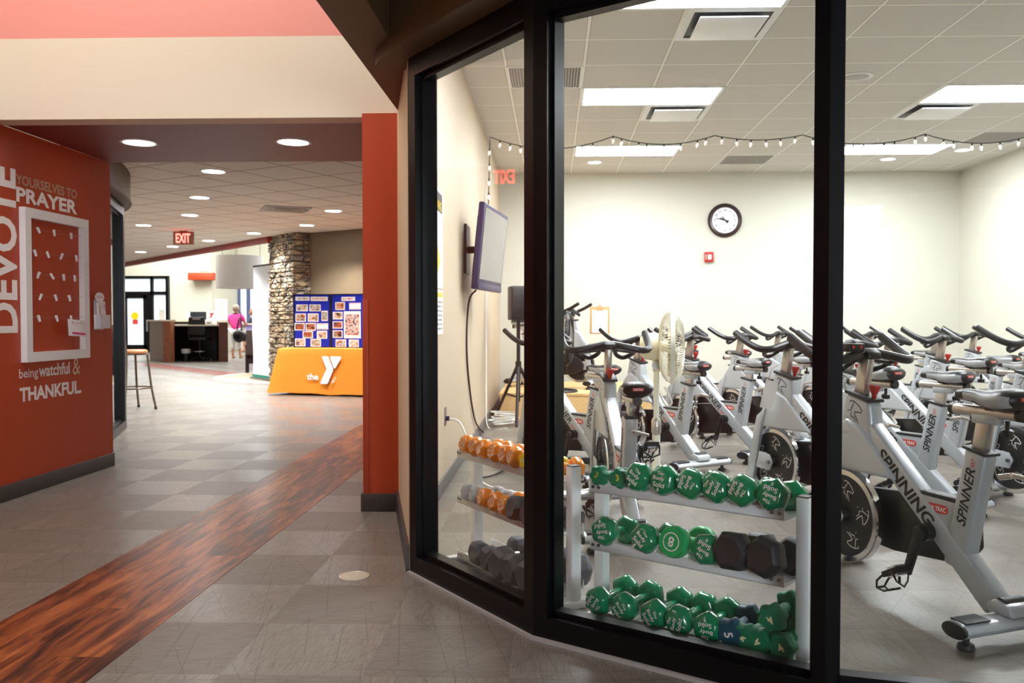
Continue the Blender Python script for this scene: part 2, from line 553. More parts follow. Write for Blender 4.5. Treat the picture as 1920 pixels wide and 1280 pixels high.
def stroke(mb, pts, wd, c, right, up, lift=.0007):
    """flat ribbon drawing on a surface; pts in local 2D metres"""
    right = V(right).normalized(); up = V(up).normalized(); n = right.cross(up); c = V(c) + n * lift
    P = [V((p[0], p[1], 0)) for p in pts]
    L = []; Rr = []
    for i, p in enumerate(P):
        t = (P[min(i + 1, len(P) - 1)] - P[max(i - 1, 0)]).normalized(); q = V((-t.y, t.x, 0))
        ww = wd * (.5 if 0 < i < len(P) - 1 else .3)
        L.append(p + q * ww); Rr.append(p - q * ww)
    to = lambda p: c + right * p.x + up * p.y
    n_ = len(P)
    mb.add([to(p) for p in L] + [to(p) for p in Rr], [(i, n_ + i, n_ + i + 1, i + 1) for i in range(n_ - 1)])


EMBLEM = [[(-.42, .38), (-.34, .5), (-.2, .48), (.02, .42), (.3, .22), (.46, .02), (.42, -.08), (.25, -.06), (-.05, -.08), (-.06, -.14), (.1, -.45), (.22, -.62)],
          [(-.06, .44), (-.22, .2), (-.32, .0), (-.55, -.02)],
          [(-.3, -.06), (-.32, -.28), (-.1, -.36), (.02, -.58)],
          [(-.58, -.42), (-.5, -.36)]]


def emblem(mb, c, right, up, size, wd=.06):
    for st in EMBLEM:
        stroke(mb, [(p[0] * size, p[1] * size) for p in st], wd * size, c, right, up)


def smoothpath(pts, n=6, closed=False):
    pts = [V(p) for p in pts]; out = []
    N = len(pts)
    for i in range(N if closed else N - 1):
        p0 = pts[i - 1] if (i > 0 or closed) else pts[0]; p1 = pts[i]; p2 = pts[(i + 1) % N]
        p3 = pts[(i + 2) % N] if (closed or i + 2 < N) else pts[-1]
        for k in range(n):
            t = k / n
            out.append(.5 * ((2 * p1) + (p2 - p0) * t + (2 * p0 - 5 * p1 + 4 * p2 - p3) * t * t + (3 * p1 - p0 - 3 * p2 + p3) * t ** 3))
    if not closed: out.append(pts[-1])
    return out


def skin(name, pts, edges, radii, m, parent=None, sub=2):
    """one continuous surface grown over joints"""
    me = bpy.data.meshes.new(name); me.from_pydata([tuple(p) for p in pts], edges, [])
    ob = bpy.data.objects.new(name, me); COL.objects.link(ob)
    ob.modifiers.new('skin', 'SKIN'); sm = ob.modifiers.new('sub', 'SUBSURF'); sm.levels = sub; sm.render_levels = sub
    sv = me.skin_vertices[0].data
    for i, r in enumerate(radii):
        sv[i].radius = r if isinstance(r, tuple) else (r, r)
    sv[0].use_root = True
    dg = bpy.context.evaluated_depsgraph_get()
    m2 = bpy.data.meshes.new_from_object(ob.evaluated_get(dg))
    bpy.data.objects.remove(ob)
    m2.name = name; m2.materials.clear(); m2.materials.append(m); m2.shade_smooth()
    return link(name, m2, parent)


X_, Y_, Z_ = V((1, 0, 0)), V((0, 1, 0)), V((0, 0, 1))


# ================================================================== THE SETTING
def slab(name, poly, z0, z1, m, bevel=0):
    return struct(MB().prism(poly, z0, z1, a=(1, 0, 0), b=(0, 1, 0), n=(0, 0, 1)).build(name, m, smooth=False, bevel=bevel))


def wallbox(name, x0, x1, y0, y1, z0, z1, m):
    return struct(MB().bx(x0, x1, y0, y1, z0, z1).build(name, m, smooth=False))


def wallseg(name, p, q, th, z0, z1, m, side=1, kind=True):
    """wall from p to q (xy), thickness th to the left (side=1) or right (-1)"""
    p = V((p[0], p[1], 0)); q = V((q[0], q[1], 0)); d = (q - p).normalized(); n = V((-d.y, d.x, 0)) * side
    poly = [(p.x, p.y), (q.x, q.y), (q.x + n.x * th, q.y + n.y * th), (p.x + n.x * th, p.y + n.y * th)]
    o = MB().prism(poly, z0, z1, a=(1, 0, 0), b=(0, 1, 0), n=(0, 0, 1)).build(name, m, smooth=False)
    return struct(o) if kind else o


RX = -3.39          # red wall plane
BY = 5.05           # front of the portal beam
PY = 6.46           # back of the portal
GX = -.72           # gym left wall
GB = 11.55          # gym back wall
GR = 5.4            # gym right wall
GH = 3.1            # gym ceiling
SB = 2.32           # soffit height
LH = 2.60           # lobby ceiling

wallbox('floor', -19, 6, -6.2, 34, -.1, 0, M_floor)
struct(MB().bx(-2.05, -1.445, -6, 12.2, 0, .0015).build('trim_1', M_wood, smooth=False))      # wood strip in the floor
slab('trim_2', [(-10.95, 21.5), (-6.75, 17.05), (-6.3, 17.45), (-10.5, 21.95)], 0, .0015, M_redband)
slab('trim_3', [(-4.6 + 2.0 * math.cos(k * PI / 32), 17.0 + 2.0 * math.sin(k * PI / 32)) for k in range(64)], 0, .003, M_carpet)
slab('trim_4', [(-4.6 + 2.1 * math.cos(k * PI / 32), 17.0 + 2.1 * math.sin(k * PI / 32)) for k in range(64)], 0, .0022, M_white)

# lobby portal
wallbox('wall_left', RX - .36, RX, -6, PY, 0, SB, M_red)
wallbox('wall_left_upper', RX - .36, RX, -6, BY, SB, 5.0, M_cream)
wallbox('wall_front', RX - .36, -.80, BY, BY + .15, SB, 2.80, M_cream)
wallbox('wall_front_upper', RX - .36, -.80, BY, BY + .15, 2.80, 5.0, M_salmon)
wallbox('ceiling_portal', RX, -.905, BY + .012, PY, SB + .004, SB + .06, M_soffit)
wallbox('wall_portal_back', -16, -.85, PY - .04, PY, SB + .06, LH + .1, M_redtrim)
wallbox('wall_right', -1.11, -.905, 4.955, PY, 0, SB, M_red)
struct(MB().bx(-1.112, -1.078, 4.948, 4.958, .1, 1.24).build('trim_5', M_red, bevel=.002))
struct(MB().bx(RX, RX + .014, -6, PY, 0, .10).build('baseboard_left', M_base, bevel=.004))
struct(MB().bx(-1.115, -.903, 4.938, 4.956, 0, .105).bx(-1.125, -1.109, 4.938, PY, 0, .105).build('baseboard_right', M_base, bevel=.003))
wallseg('wall_right_return', (-.905, 4.955), (-.640, 3.76), .06, 0, SB, M_beige, side=1)
o = wallseg('baseboard_right_return', (-.905, 4.953), (-.640, 3.76), .015, 0, .12, M_base, side=-1)
# beam between the atrium and the low zone, atrium shell
wallbox('wall_beam', -.89, -.70, -6, BY, SB, 5.0, M_brown)
wallbox('wall_back', RX - .36, 4.2, -6.2, -6.0, 0, 5.0, M_cream)
wallbox('ceiling_atrium', RX - .36, -.70, -6.2, BY + .15, 5.0, 5.1, M_white)
wallbox('wall_corridor_right', 4.0, 4.2, -6, 2.75, 0, 2.7, M_beige)
# bright panes in the wall behind, seen mirrored in the gym glass
for k, (x0, x1, z0, z1) in enumerate(((-.62, -.18, 2.36, 2.50),)):
    wn = thing('window_%d' % (20 + k), None, None); struct(wn)
    MB().bx(x0 - .05, x1 + .05, -5.998, -5.97, z0 - .05, z1 + .05).build('frame', M_white, wn, bevel=.004)
    MB().bx(x0, x1, -5.97, -5.96, z0, z1).build('pane', mat('lit_transom', (240, 244, 250), .3, emit=(240, 246, 255), es=7), wn)

wn = struct(thing('window_30', None, None))  # unseen glowing window, added behind the camera to brighten the dumbbell fronts
b = MB()
for x in (1.95, 2.9, 3.85): b.bx(x - .05, x + .05, -6.0, -5.93, .75, 2.5)
b.bx(1.9, 3.9, -6.0, -5.93, .7, .8).bx(1.9, 3.9, -6.0, -5.93, 2.45, 2.55)
b.build('window_frame', M_alu, wn)
MB().bx(1.95, 3.85, -5.985, -5.975, .75, 2.5).build('pane', mat('fill_window_glow', (230, 238, 246), .2, emit=(232, 242, 255), es=40), wn)

# glass wall of the gym
Q = [(-.632, 3.735), (-.070, 2.975), (.773, 2.424), (1.743, 2.18), (2.74, 2.28), (3.66, 2.70)]
FD = .11
FH = 2.26


def frame_dir(p, q):
    d = V((q[0] - p[0], q[1] - p[1], 0)); L = d.length; d.normalize(); n = V((-d.y, d.x, 0))
    return V((p[0], p[1], 0)), d, n, L


def glazed_bay(name, p, q, h, m=M_alu, fw=.058, fe=None, sill=.085, head=.085, inset=1):
    fe = fw if fe is None else fe
    o, d, n, L = frame_dir(p, q); n = n * inset
    w_ = thing(name, None, None); struct(w_)
    b = MB()

    def bar(s0, s1, d0, d1, z0, z1):
        b.prism([(s0, d0), (s1, d0), (s1, d1), (s0, d1)], z0, z1, o=o, a=d, b=n, n=Z_)
    bar(0, fw, 0, FD, 0, h); bar(L - fe, L, 0, FD, 0, h)
    bar(fw, L - fe, 0, FD, 0, sill); bar(fw, L - fe, 0, FD, h - head, h)
    # glazing beads stepping in towards the pane
    for s0, s1 in ((fw, fw + .012), (L - fe - .012, L - fe)): bar(s0, s1, .03, .08, sill, h - head)
    bar(fw, L - fe, .03, .08, sill, sill + .02); bar(fw, L - fe, .03, .08, h - head - .02, h - head)
    b.build('window_frame', m, w_, bevel=.003, smooth=False)
    g = MB(); g.prism([(fw + .008, .052), (L - fe - .008, .052), (L - fe - .008, .058), (fw + .008, .058)], sill + .012, h - head - .012, o=o, a=d, b=n, n=Z_)
    g.build('pane', M_glass, w_, smooth=False)
    return w_


for k in range(5): glazed_bay('window_%d' % (k + 1), Q[k], Q[k + 1], FH, fw=(.058, .058, .030, .05, .05)[k], fe=(.055, .040, .05, .05, .05)[k])
# sealant line under the sill, bulkhead above the glass, ceiling of the low zone
for k in range(5):
    o_, d, n, L = frame_dir(Q[k], Q[k + 1])
    struct(MB().prism([(-.004, -.014), (L + .004, -.014), (L, 0), (0, 0)], 0, .012, o=o_, a=d, b=n, n=Z_).build('trim_%d' % (10 + k), M_grille, smooth=False))


def offs(pts, dd):
    out = []
    for i, p in enumerate(pts):
        a = pts[max(i - 1, 0)]; c = pts[min(i + 1, len(pts) - 1)]
        t = V((c[0] - a[0], c[1] - a[1], 0)).normalized(); n = V((-t.y, t.x, 0))
        out.append((p[0] + n.x * dd, p[1] + n.y * dd))
    return out


def densify(pts, n=6):
    return [(p.x, p.y) for p in smoothpath([(a[0], a[1], 0) for a in pts], n)]


Qc = densify([(-.70, 3.9)] + Q)
slab('wall_bulkhead', offs(Qc, -.10) + offs(Qc, .12)[::-1], FH, GH + .1, M_brown)
slab('ceiling_low', [(-.70, -6), (4.0, -6), (4.0, 2.75)] + Qc[::-1], 2.62, 2.7, M_shade_ceil)

# gym shell
wallbox('wall_gym_left', -.85, GX, 4.96, GB, 0, GH, M_gwall)
bpy.data.objects['wall_gym_left'].data.materials[0] = mat('gym_tan_wall_paint', (196, 178, 152), .55, bump=.05, bscale=90)
wallbox('wall_gym_back', -.85, GR + .15, GB, GB + .15, 0, GH, M_gwall)
wallbox('wall_gym_right', GR, GR + .15, 2.6, GB, 0, GH, M_block)
wallseg('wall_gym_front', Q[5], (GR + .1, 2.95), .12, 0, GH, M_gwall)
slab('ceiling_gym', [(GR, GB), (-.80, GB), (-.80, 4.4), (-.72, 3.9)] + offs(Qc, .06)[1:] + [(GR, 2.95)], GH, GH + .06, M_gceil)
struct(MB().bx(GX, GX + .012, 4.9, GB, 0, .1).build('baseboard_gym_left', M_gbase, bevel=.003))
struct(MB().bx(GX, GR, GB - .012, GB, 0, .1).build('baseboard_gym_back', M_gbase, bevel=.003))
struct(MB().bx(GR - .012, GR, 3.0, GB, 0, .1).build('baseboard_gym_right', M_gbase, bevel=.003))

# lobby beyond the portal
slab('ceiling_lobby', [(-16, PY), (-.85, PY), (-.85, 13.1), (-3.05, 13.75), (-4.1, 14.5), (-5.06, 15.0), (-10.7, 21.3), (-16, 27.2)], LH, LH + .08, M_lceil)
wallseg('trim_6', (-5.06, 15.0), (-16.1, 27.32), .1, LH - .10, LH + .25, M_redtrim, side=-1)
wallseg('trim_7', (-5.0, 15.5), (-9.8, 17.9), .1, LH + .14, LH + .26, M_redtrim, side=-1)
tw = [(-4.14, 14.42), (-3.5, 14.03), (-3.05, 13.73), (-2.2, 13.2), (-.86, 13.0)]
for k in range(4): wallseg('wall_lobby_back' if k == 0 else 'wall_lobby_back.%03d' % k, tw[k], tw[k + 1], .12, 0, LH, M_taupe)
# stone pier
c0 = V((-4.33, 14.26, 0)); d1 = V((-.63, .776, 0)); d2 = V((.776, .63, 0))
b = MB().prism([(0, 0), (1.18, 0), (1.18, .5), (0, .5)], 0, LH, o=c0, a=d1, b=d2, n=Z_)
# rough faces: stones standing proud
rr = random.Random(3)
for (o_, a_, n_, L_) in ((c0, d1, -d2, 1.18), (c0, d2, -d1, .26)):
    z = .02
    while z < LH - .05:
        h = rr.uniform(.05, .12); s = 0
        while s < L_ - .03:
            wd = min(rr.uniform(.09, .27), L_ - s); pr = rr.uniform(.012, .05)
            b.box(o_ + a_ * (s + wd / 2) + n_ * (pr / 2 - .01) + Z_ * (z + h / 2), (wd - .014, pr + .02, h - .014),
                  Matrix(((a_.x, n_.x, 0), (a_.y, n_.y, 0), (0, 0, 1))) @ Matrix.Rotation(rr.uniform(-.03, .03), 3, 'Y'))
            s += wd
        z += h
struct(b.build('wall_stone_pier', M_stone, bevel=.008, bseg=1))

# bright hall at the far end
wallbox('wall_hall_far', -18, -11.9, 29.45, 29.6, 0, 5.6, M_farwall)
wallbox('wall_hall_side', -12.05, -11.9, 29.6, 32, 0, 5.6, M_farwall)
wallbox('wall_hall_back', -12, -2.0, 32, 32.15, 0, 5.6, M_farwall)
wallbox('wall_hall_left', -18.15, -18, 6.4, 29.6, 0, 5.6, M_farwall)
wallbox('wall_hall_right', -2.15, -2.0, 14.5, 32, 0, 5.6, M_farwall)
wallbox('ceiling_hall', -18.15, -2, 14.9, 32.2, 5.6, 5.7, M_farceil)
struct(MB().bx(-12.55, -11.70, 29.0, 29.45, 2.50, 2.75).build('trim_8', M_red, bevel=.01))
# door and sidelights
dr = struct(thing('door_1', None, None)); yd = 29.45
b = MB()
for x in (-15.6, -13.97, -13.43): b.bx(x - .05, x + .05, yd - .12, yd, 0, 2.66)
b.bx(-15.6, -13.43, yd - .12, yd, 2.56, 2.66); b.bx(-15.6, -13.43, yd - .12, yd, 2.0, 2.12); b.bx(-13.97, -13.43, yd - .12, yd, 0, .14)
b.build('door_frame', M_alu, dr)
b = MB(); b.bx(-15.5, -14.16, yd - .1, yd - .05, 1.88, 2.0); b.bx(-15.5, -14.16, yd - .1, yd - .05, 0, .26); b.bx(-14.28, -14.02, yd - .1, yd - .05, 0, 2.0); b.bx(-14.95, -14.86, yd - .1, yd - .05, 0, 2.0)
b.build('door_leaf', M_alu, dr)
MB().bx(-15.5, -13.43, yd - .04, yd - .03, .1, 2.6).build('pane', M_sky, dr)
MB().tube([(-14.12, yd - .17, .72), (-14.12, yd - .17, 1.14)], .035).tube([(-14.12, yd - .17, .78), (-14.12, yd - .08, .78)], .02).tube([(-14.12, yd - .17, 1.08), (-14.12, yd - .08, 1.08)], .02).build('door_handle', M_steel, dr)
MB().lathe([(.13, 0), (.13, .01)], (-14.6, yd - .05, 1.27), (0, -1, 0), 20).build('sticker', M_yellow, dr)
MB().bx(-14.68, -14.5, yd - .06, yd - .05, .98, 1.14).build('sticker', M_lred, dr)
# window behind reception
wn = struct(thing('window_10', None, None)); yb = 32
b = MB()
for x in (-11.87, -11.5, -11.1): b.bx(x - .07, x + .07, yb - .1, yb, .9, 2.6)
b.bx(-11.9, -11.05, yb - .1, yb, .9, 1.0); b.bx(-11.9, -11.05, yb - .1, yb, 2.5, 2.6)
b.build('window_frame', mat('blue_grey_frame', (84, 92, 130), .4), wn)
MB().bx(-11.8, -11.1, yb - .05, yb - .04, 1, 2.5).build('pane', M_sky, wn)

wallseg('wall_hall_fascia', (-5.06, 15.02), (-16.1, 27.34), .1, LH + .25, 5.6, M_farwall, side=-1)
wallseg('wall_hall_fascia_right', (-2.1, 14.52), (-5.06, 15.02), .1, LH + .25, 5.6, M_farwall, side=-1)
wallbox('wall_cafe_front', -9.1, RX - .36, PY - .1, PY, 0, LH, M_beige)
# curved cafe window on the left
K = [(-3.72, 6.47), (-3.985, 7.50), (-4.44, 8.74), (-5.25, 9.75), (-6.3, 10.5)]
for k in range(4): glazed_bay('window_%d' % (k + 11), K[k], K[k + 1], 2.28, inset=1, fw=.10)
Kc = densify(K, 6)
slab('wall_cafe_bulkhead', offs(Kc, -.06) + offs(Kc, .2)[::-1], 2.30, LH, M_brown)
struct(MB().tube([(x, y, 2.31) for x, y in offs(Kc, -.06)], .012, 8).build('trim_9', M_brown))
wallbox('wall_cafe_back', -9.1, -9.0, 6.46, 10.5, 0, LH, M_beige)


# ------------------------------------------------------------------ ceiling things
def troffer(x0, y0, label):
    t = thing('ceiling_light', label, 'ceiling light', (x0, y0, GH), 0, 'gym ceiling lights')
    b = MB()
    b.bx(0, 1.22, 0, .03, -.012, 0).bx(0, 1.22, .576, .606, -.012, 0).bx(0, .03, .03, .576, -.012, 0).bx(1.19, 1.22, .03, .576, -.012, 0)
    b.build('frame', M_white, t, smooth=False)
    MB().bx(.03, 1.19, .03, .576, -.008, -.002).build('diffuser', M_lightp, t, smooth=False)
    return t


t0 = troffer(.24, 4.884, 'rectangular ceiling light nearest the glass, cut off by the top of the picture')
for (x, y, l) in ((.24, 7.308, 'rectangular ceiling light above and left of the clock, middle of the column of three'),
                  (.24, 9.732, 'rectangular ceiling light on the left, nearest the back wall'),
                  (3.29, 7.308, 'rectangular ceiling light at the upper right edge'),
                  (3.29, 9.732, 'rectangular ceiling light on the right, nearest the back wall'),
                  (3.29, 4.884, 'rectangular ceiling light over the near right bikes, above the picture')):
    dup(t0, (x, y, GH), 0, l)


def slot_vent(x0, y0, label):
    t = thing('ceiling_vent', label, 'ceiling vent', (x0, y0, GH), 0, 'square gym ceiling diffusers')
    b = MB()
    b.bx(0, .606, 0, .05, -.012, 0).bx(0, .606, .556, .606, -.012, 0).bx(0, .05, .05, .556, -.012, 0).bx(.556, .606, .05, .556, -.012, 0)
    b.build('frame', M_white, t, smooth=False)
    MB().bx(.05, .556, .05, .556, -.004, -.001).build('throat', M_black, t, smooth=False)
    MB().bx(.085, .521, .05, .5, -.045, -.037).build('face_panel', M_white, t, bevel=.003)
    return t


v0 = slot_vent(.855, 5.49, 'square ceiling air diffuser beside the nearest ceiling light')
dup(v0, (.855, 7.914, GH), 0, 'square ceiling air diffuser above the clock')
dup(v0, (3.29, 7.914, GH), 0, 'square ceiling air diffuser at right near the string lights')


def flat_grille(x0, y0, label, name='return_grille', m=M_grille, nz=24):
    t = thing(name, label, 'ceiling grille', (x0, y0, GH))
    b = MB()
    b.bx(0, .606, 0, .02, -.01, 0).bx(0, .606, .586, .606, -.01, 0).bx(0, .02, .02, .586, -.01, 0).bx(.586, .606, .02, .586, -.01, 0)
    b.build('frame', M_white, t, smooth=False)
    MB().bx(.02, .586, .02, .586, -.002, -.0005).build('backing', mat('grille_backing', (120, 116, 112), .7), t, smooth=False)
    b = MB()
    for k in range(nz): b.bx(.03 + k * .55 / nz, .03 + (k + .5) * .55 / nz, .02, .586, -.008, -.002)
    b.build('louvre', m, t, smooth=False)
    return t


flat_grille(-.37, 6.70, 'white louvred ceiling grille behind the left mullion')
flat_grille(2.07, 10.338, 'grey ceiling return grille above the clock near the back wall')
flat_grille(4.51, 9.126, 'grey ceiling return grille at right near the corner')


def downlight(name, x, y, z, r, label, group, lens):
    t = thing(name, label, 'downlight', (x, y, z), 0, group)
    MB().lathe([(r * 1.15, 0), (r * 1.15, -.006), (r * .98, -.006), (r * .95, -.001), (r * .95, 0)], seg=28, closed=True).build('trim_ring', M_white, t)
    MB().lathe([(r * .95, -.001), (r * .95, -.003)], seg=28).build('lens', lens, t, smooth=False)
    if lens is M_down:
        sl_ = bpy.data.lights.get('can_lamp') or bpy.data.lights.new('can_lamp', 'SPOT')
        sl_.energy = 390; sl_.spot_size = math.radians(124); sl_.spot_blend = .7; sl_.shadow_soft_size = .08; sl_.color = (.98, .985, 1)
        lo = bpy.data.objects.new('lamp', sl_); COL.objects.link(lo); lo.parent = t; lo.location = (0, 0, -.012)
    return t


d0 = downlight('recessed_downlight', .52, 10.78, GH, .085, 'round gym downlight near the back wall at left', 'gym downlights', M_down2)
dup(d0, (4.115, 10.675, GH), 0, 'round gym downlight beside the right back ceiling light, left of two')
dup(d0, (4.765, 10.134, GH), 0, 'round gym downlight nearest the right wall')
p0 = downlight('portal_downlight', -2.806, 5.735, SB + .004, .105, 'round downlight in the maroon soffit at left', 'soffit downlights', M_down2)
dup(p0, (-1.756, 5.749, SB + .004), 0, 'round downlight in the maroon soffit at right')
LD = [(-3.38, 8.43, 'nearest lobby downlight, just behind the maroon soffit'), (-4.267, 10.216, 'second lobby downlight of the diagonal row'),
      (-5.117, 11.917, 'third lobby downlight of the diagonal row, above the exit sign'), (-2.975, 11.512, 'lobby downlight nearest the red column'),
      (-6.386, 13.164, 'lobby downlight left of the exit sign, near the curved brown fascia'), (-3.842, 13.24, 'lobby downlight in front of the stone pier'),
      (-5.095, 14.428, 'lobby downlight left of the stone pier top'), (-7.648, 16.986, 'lobby downlight below and left of the exit sign'),
      (-6.418, 15.755, 'lobby downlight right of the exit sign'), (-8.939, 18.29, 'farthest lobby downlight at left')]
l0 = None
for x, y, l in LD:
    l = l + ', round'
    if l0 is None: l0 = downlight('lobby_downlight', x, y, LH, .11, l, 'lobby downlights', M_down)
    else: dup(l0, (x, y, LH), 0, l)
# wall washing spot over the display table
sp = bpy.data.lights.new('wall_wash_spot', 'SPOT'); sp.energy = 60; sp.spot_size = 1.25; sp.spot_blend = .5; sp.color = (1, .9, .75); sp.shadow_soft_size = .05
so = bpy.data.objects.new('wall_wash_spot', sp); COL.objects.link(so); so.location = (-3.35, 13.35, 2.55); so.rotation_euler = (.18, 0, .1)
sp2 = sp.copy(); sp2.energy = 170
so = bpy.data.objects.new('pier_spot', sp2); COL.objects.link(so); so.location = (-5.15, 14.05, 2.55); so.rotation_euler = (.25, .1, 0)

t = thing('ceiling_vent', 'square lobby ceiling air vent right of the downlights', 'ceiling vent', (-3.7, 10.9, LH), math.radians(26))
MB().bx(0, .6, 0, .6, -.01, 0).build('frame', M_grille, t, bevel=.003)
b = MB()
for k in range(4): b.bx(.05 + .06 * k, .55 - .06 * k, .05 + .06 * k, .55 - .06 * k, -.012 - .004 * k, -.008)
b.build('louvre', mat('vent_grey', (140, 130, 120), .5), t)
o = MB().lathe([(.03, 0), (.028, -.02), (.01, -.03)], (-3.304, 11.39, LH), seg=16).build('ceiling_sprinkler', M_grille); tag(o, 'small round sprinkler cap in the lobby ceiling by the downlight', 'sprinkler')
t = thing('ceiling_speaker', 'round white ceiling speaker right of the thick mullion', 'ceiling speaker', (2.46, 7.06, GH))
MB().lathe([(.13, 0), (.13, -.008), (.11, -.012), (.1, -.006)], seg=32).build('rim', M_white, t)
MB().lathe([(.1, -.006), (.05, -.012), (.001, -.014)], seg=32).build('grille', M_grille, t)
for x, y, l in ((3.54, 9.54, 'small sprinkler head between the string lights and the air diffuser'), (4.9, 6.1, 'small sprinkler head near the right wall, above the picture')):
    t = thing('ceiling_sprinkler', l, 'sprinkler', (x, y, GH))
    MB().lathe([(.04, 0), (.036, -.008), (.012, -.01), (.01, -.03)], seg=16).build('escutcheon', M_white, t)
    MB().lathe([(.022, -.034), (.022, -.036)], seg=12).tube([(.012, 0, -.01), (.016, 0, -.025), (.0, 0, -.034)], .002, 5).build('deflector', M_steel, t)

# string of white bulbs hung along the gym ceiling
t = thing('string_lights', 'string of small white bulbs looped along the gym ceiling', 'string lights', (0, 9.2, GH))
wire = []
anch = [(-.70, 2.16), (-.69, 2.6), (-.68, 3.085), (.642, 3.085), (1.719, 3.085), (2.648, 3.085), (3.934, 3.085), (5.1, 3.085)]
segs = [(0, 1, 0), (1, 2, 0), (2, 3, .13), (3, 4, .09), (4, 5, .05), (5, 6, .10), (6, 7, .10)]
for i, j, sag in segs:
    for k in range(12):
        u = k / 12; wire.append(V((anch[i][0] + (anch[j][0] - anch[i][0]) * u, 0, anch[i][1] + (anch[j][1] - anch[i][1]) * u - sag * 4 * u * (1 - u) - GH)))
wire.append(V((5.1, 0, -.015)))
MB().tube(wire, .0055, 6).build('wire', M_wire, t)
acc = 0; nb = 0
for i in range(1, len(wire)):
    acc += (wire[i] - wire[i - 1]).length
    if acc >= .155:
        acc -= .155; p = wire[i]
        nx = rr.uniform(-.25, .25)
        bb = MB().lathe([(.004, 0), (.012, -.004), (.017, -.02), (.013, -.04), (.003, -.056)], p + V((0, 0, -.025)), (nx, 0, 1), 10).build('bulb', M_bulb, t)
        MB().lathe([(.009, .002), (.009, -.026)], p, (nx, 0, 1), 8).build('socket', M_black, bb)


# ================================================================== LOBBY THINGS
WX = RX + .0008


def wall_text(label, s, m, yc, zc, wdt, hgt, bold=0, vertical=False):
    if vertical: o = text('wall_lettering', s, m, (WX, yc, zc), Z_, -Y_, wdt, hgt, bold)
    else: o = text('wall_lettering', s, m, (WX, yc, zc), Y_, Z_, wdt, hgt, bold)
    return tag(o, label, 'lettering', 'lettering on the red wall')


wall_text('large white word running up the red wall at the left edge', 'DEVOTE', M_lwhite, 5.175, 1.555, 1.03, .27, .03, True)
wall_text('tan lettering at the top of the red wall, first line', 'YOURSELVES TO', M_lbeige, 5.655, 2.012, .69, .064, .02)
wall_text('large white word above the white frame on the red wall', 'PRAYER', M_lwhite, 5.655, 1.918, .69, .095, .036)
wall_text('white thin first word under the white frame', 'being', M_lwhite, 5.412, .770, .20, .078, .008)
wall_text('white bold second word under the white frame', 'watchful', M_lwhite, 5.70, .786, .36, .084, .028)
wall_text('tall thin tan ampersand under the frame corner', '&', mat('cream_letter_vinyl', (224, 204, 180), .5), 5.965, .792, .095, .115, .0)
wall_text('white bold word lowest on the red wall', 'THANKFUL.', M_lwhite, 5.67, .643, .71, .092, .036)

# white frame with twine and pegs
t = thing('picture_frame', 'open white frame strung with twine on the red wall', 'frame', (RX, 0, 0))
fy0, fy1, fz0, fz1 = 5.335, 6.075, .85, 1.84
b = MB()
for (a0, a1, c0_, c1_) in ((fy0, fy1, fz0, fz0 + .062), (fy0, fy1, fz1 - .062, fz1), (fy0, fy0 + .062, fz0 + .062, fz1 - .062), (fy1 - .062, fy1, fz0 + .062, fz1 - .062)):
    b.bx(.001, .042, a0, a1, c0_, c1_)
b.build('moulding', M_white, t, smooth=False)
rows = [(1.707, (5.498, 5.675, 5.877)), (1.556, (5.46, 5.60, 5.758, 5.94)), (1.414, (5.491, 5.644, 5.78, 5.916)), (1.272, (5.511, 5.683, 5.847)), (1.131, (5.49, 5.692, 5.864))]
for z, ys in rows:
    MB().tube([(.022, fy0 + .05, z + .012), (.024, (fy0 + fy1) / 2, z - .002), (.022, fy1 - .05, z + .012)], .0012, 5).build('twine', M_string, t)
rnames = ('top', 'second', 'third', 'fourth', 'lowest')
onames = ('first', 'second', 'third', 'fourth')
pr = random.Random(2)
pm = MB()
for sx in (-1, 1): pm.box((.006 * sx * .6, 0, 0), (.0045, .012, .044), Matrix.Rotation(.10 * sx, 3, 'Y'))
pm.tube([(-.006, 0, .004), (.006, 0, .004)], .003, 6)
peg0 = None
for i, (z, ys) in enumerate(rows):
    for j, y in enumerate(ys):
        lb = 'white clothes peg, %s from the left on the %s twine row of the frame' % (onames[j], rnames[i])
        if peg0 is None:
            peg0 = pm.build('clothes_peg', M_white, None); tag(peg0, lb, 'clothes peg', 'pegs on the twine'); o = peg0
        else: o = dup(peg0, (0, 0, 0), None, lb)
        o.location = (RX + .026, y, z); o.rotation_euler = (pr.choice((-.5, -.3, -.1, .35)), 0, PI / 2 + pr.uniform(-.3, .3))
t = thing('note_card', 'white card with pink band pegged to the lowest twine in the frame', 'card', (RX + .045, 5.885, 1.07), 0)
b = MB()
NX = 6
g = [[(.012 * math.sin(i / NX * PI) + .012 * (i / NX), (-.098 + .196 * i / NX) + .012 * j, .058 - .116 * j - .012 * i / NX) for i in range(NX + 1)] for j in (0, 1)]
vs = g[0] + g[1]; b.add(vs + [(x - .0008, y, z) for x, y, z in vs], [])
n_ = 2 * (NX + 1)
b.f += [[i, i + 1, NX + 2 + i, NX + 1 + i] for i in range(NX)] + [[n_ + i, n_ + NX + 1 + i, n_ + NX + 2 + i, n_ + i + 1] for i in range(NX)]
b.mi += [0] * (2 * NX)
b.build('sheet', M_paper, t)
MB().prism([(-.075, -.045), (.09, -.057), (.092, -.043), (-.073, -.031)], .018, .019, a=Y_, b=Z_, n=X_).build('band', M_pinkink, t)
text('heading', 'Prayer Card', M_pinkink, (.0185, .01, .028), Y_, Z_, .12, .014, 0, t)
text('mark', 'Y', M_redink, (.016, -.068, .030), Y_, Z_, .022, .024, .02, t)

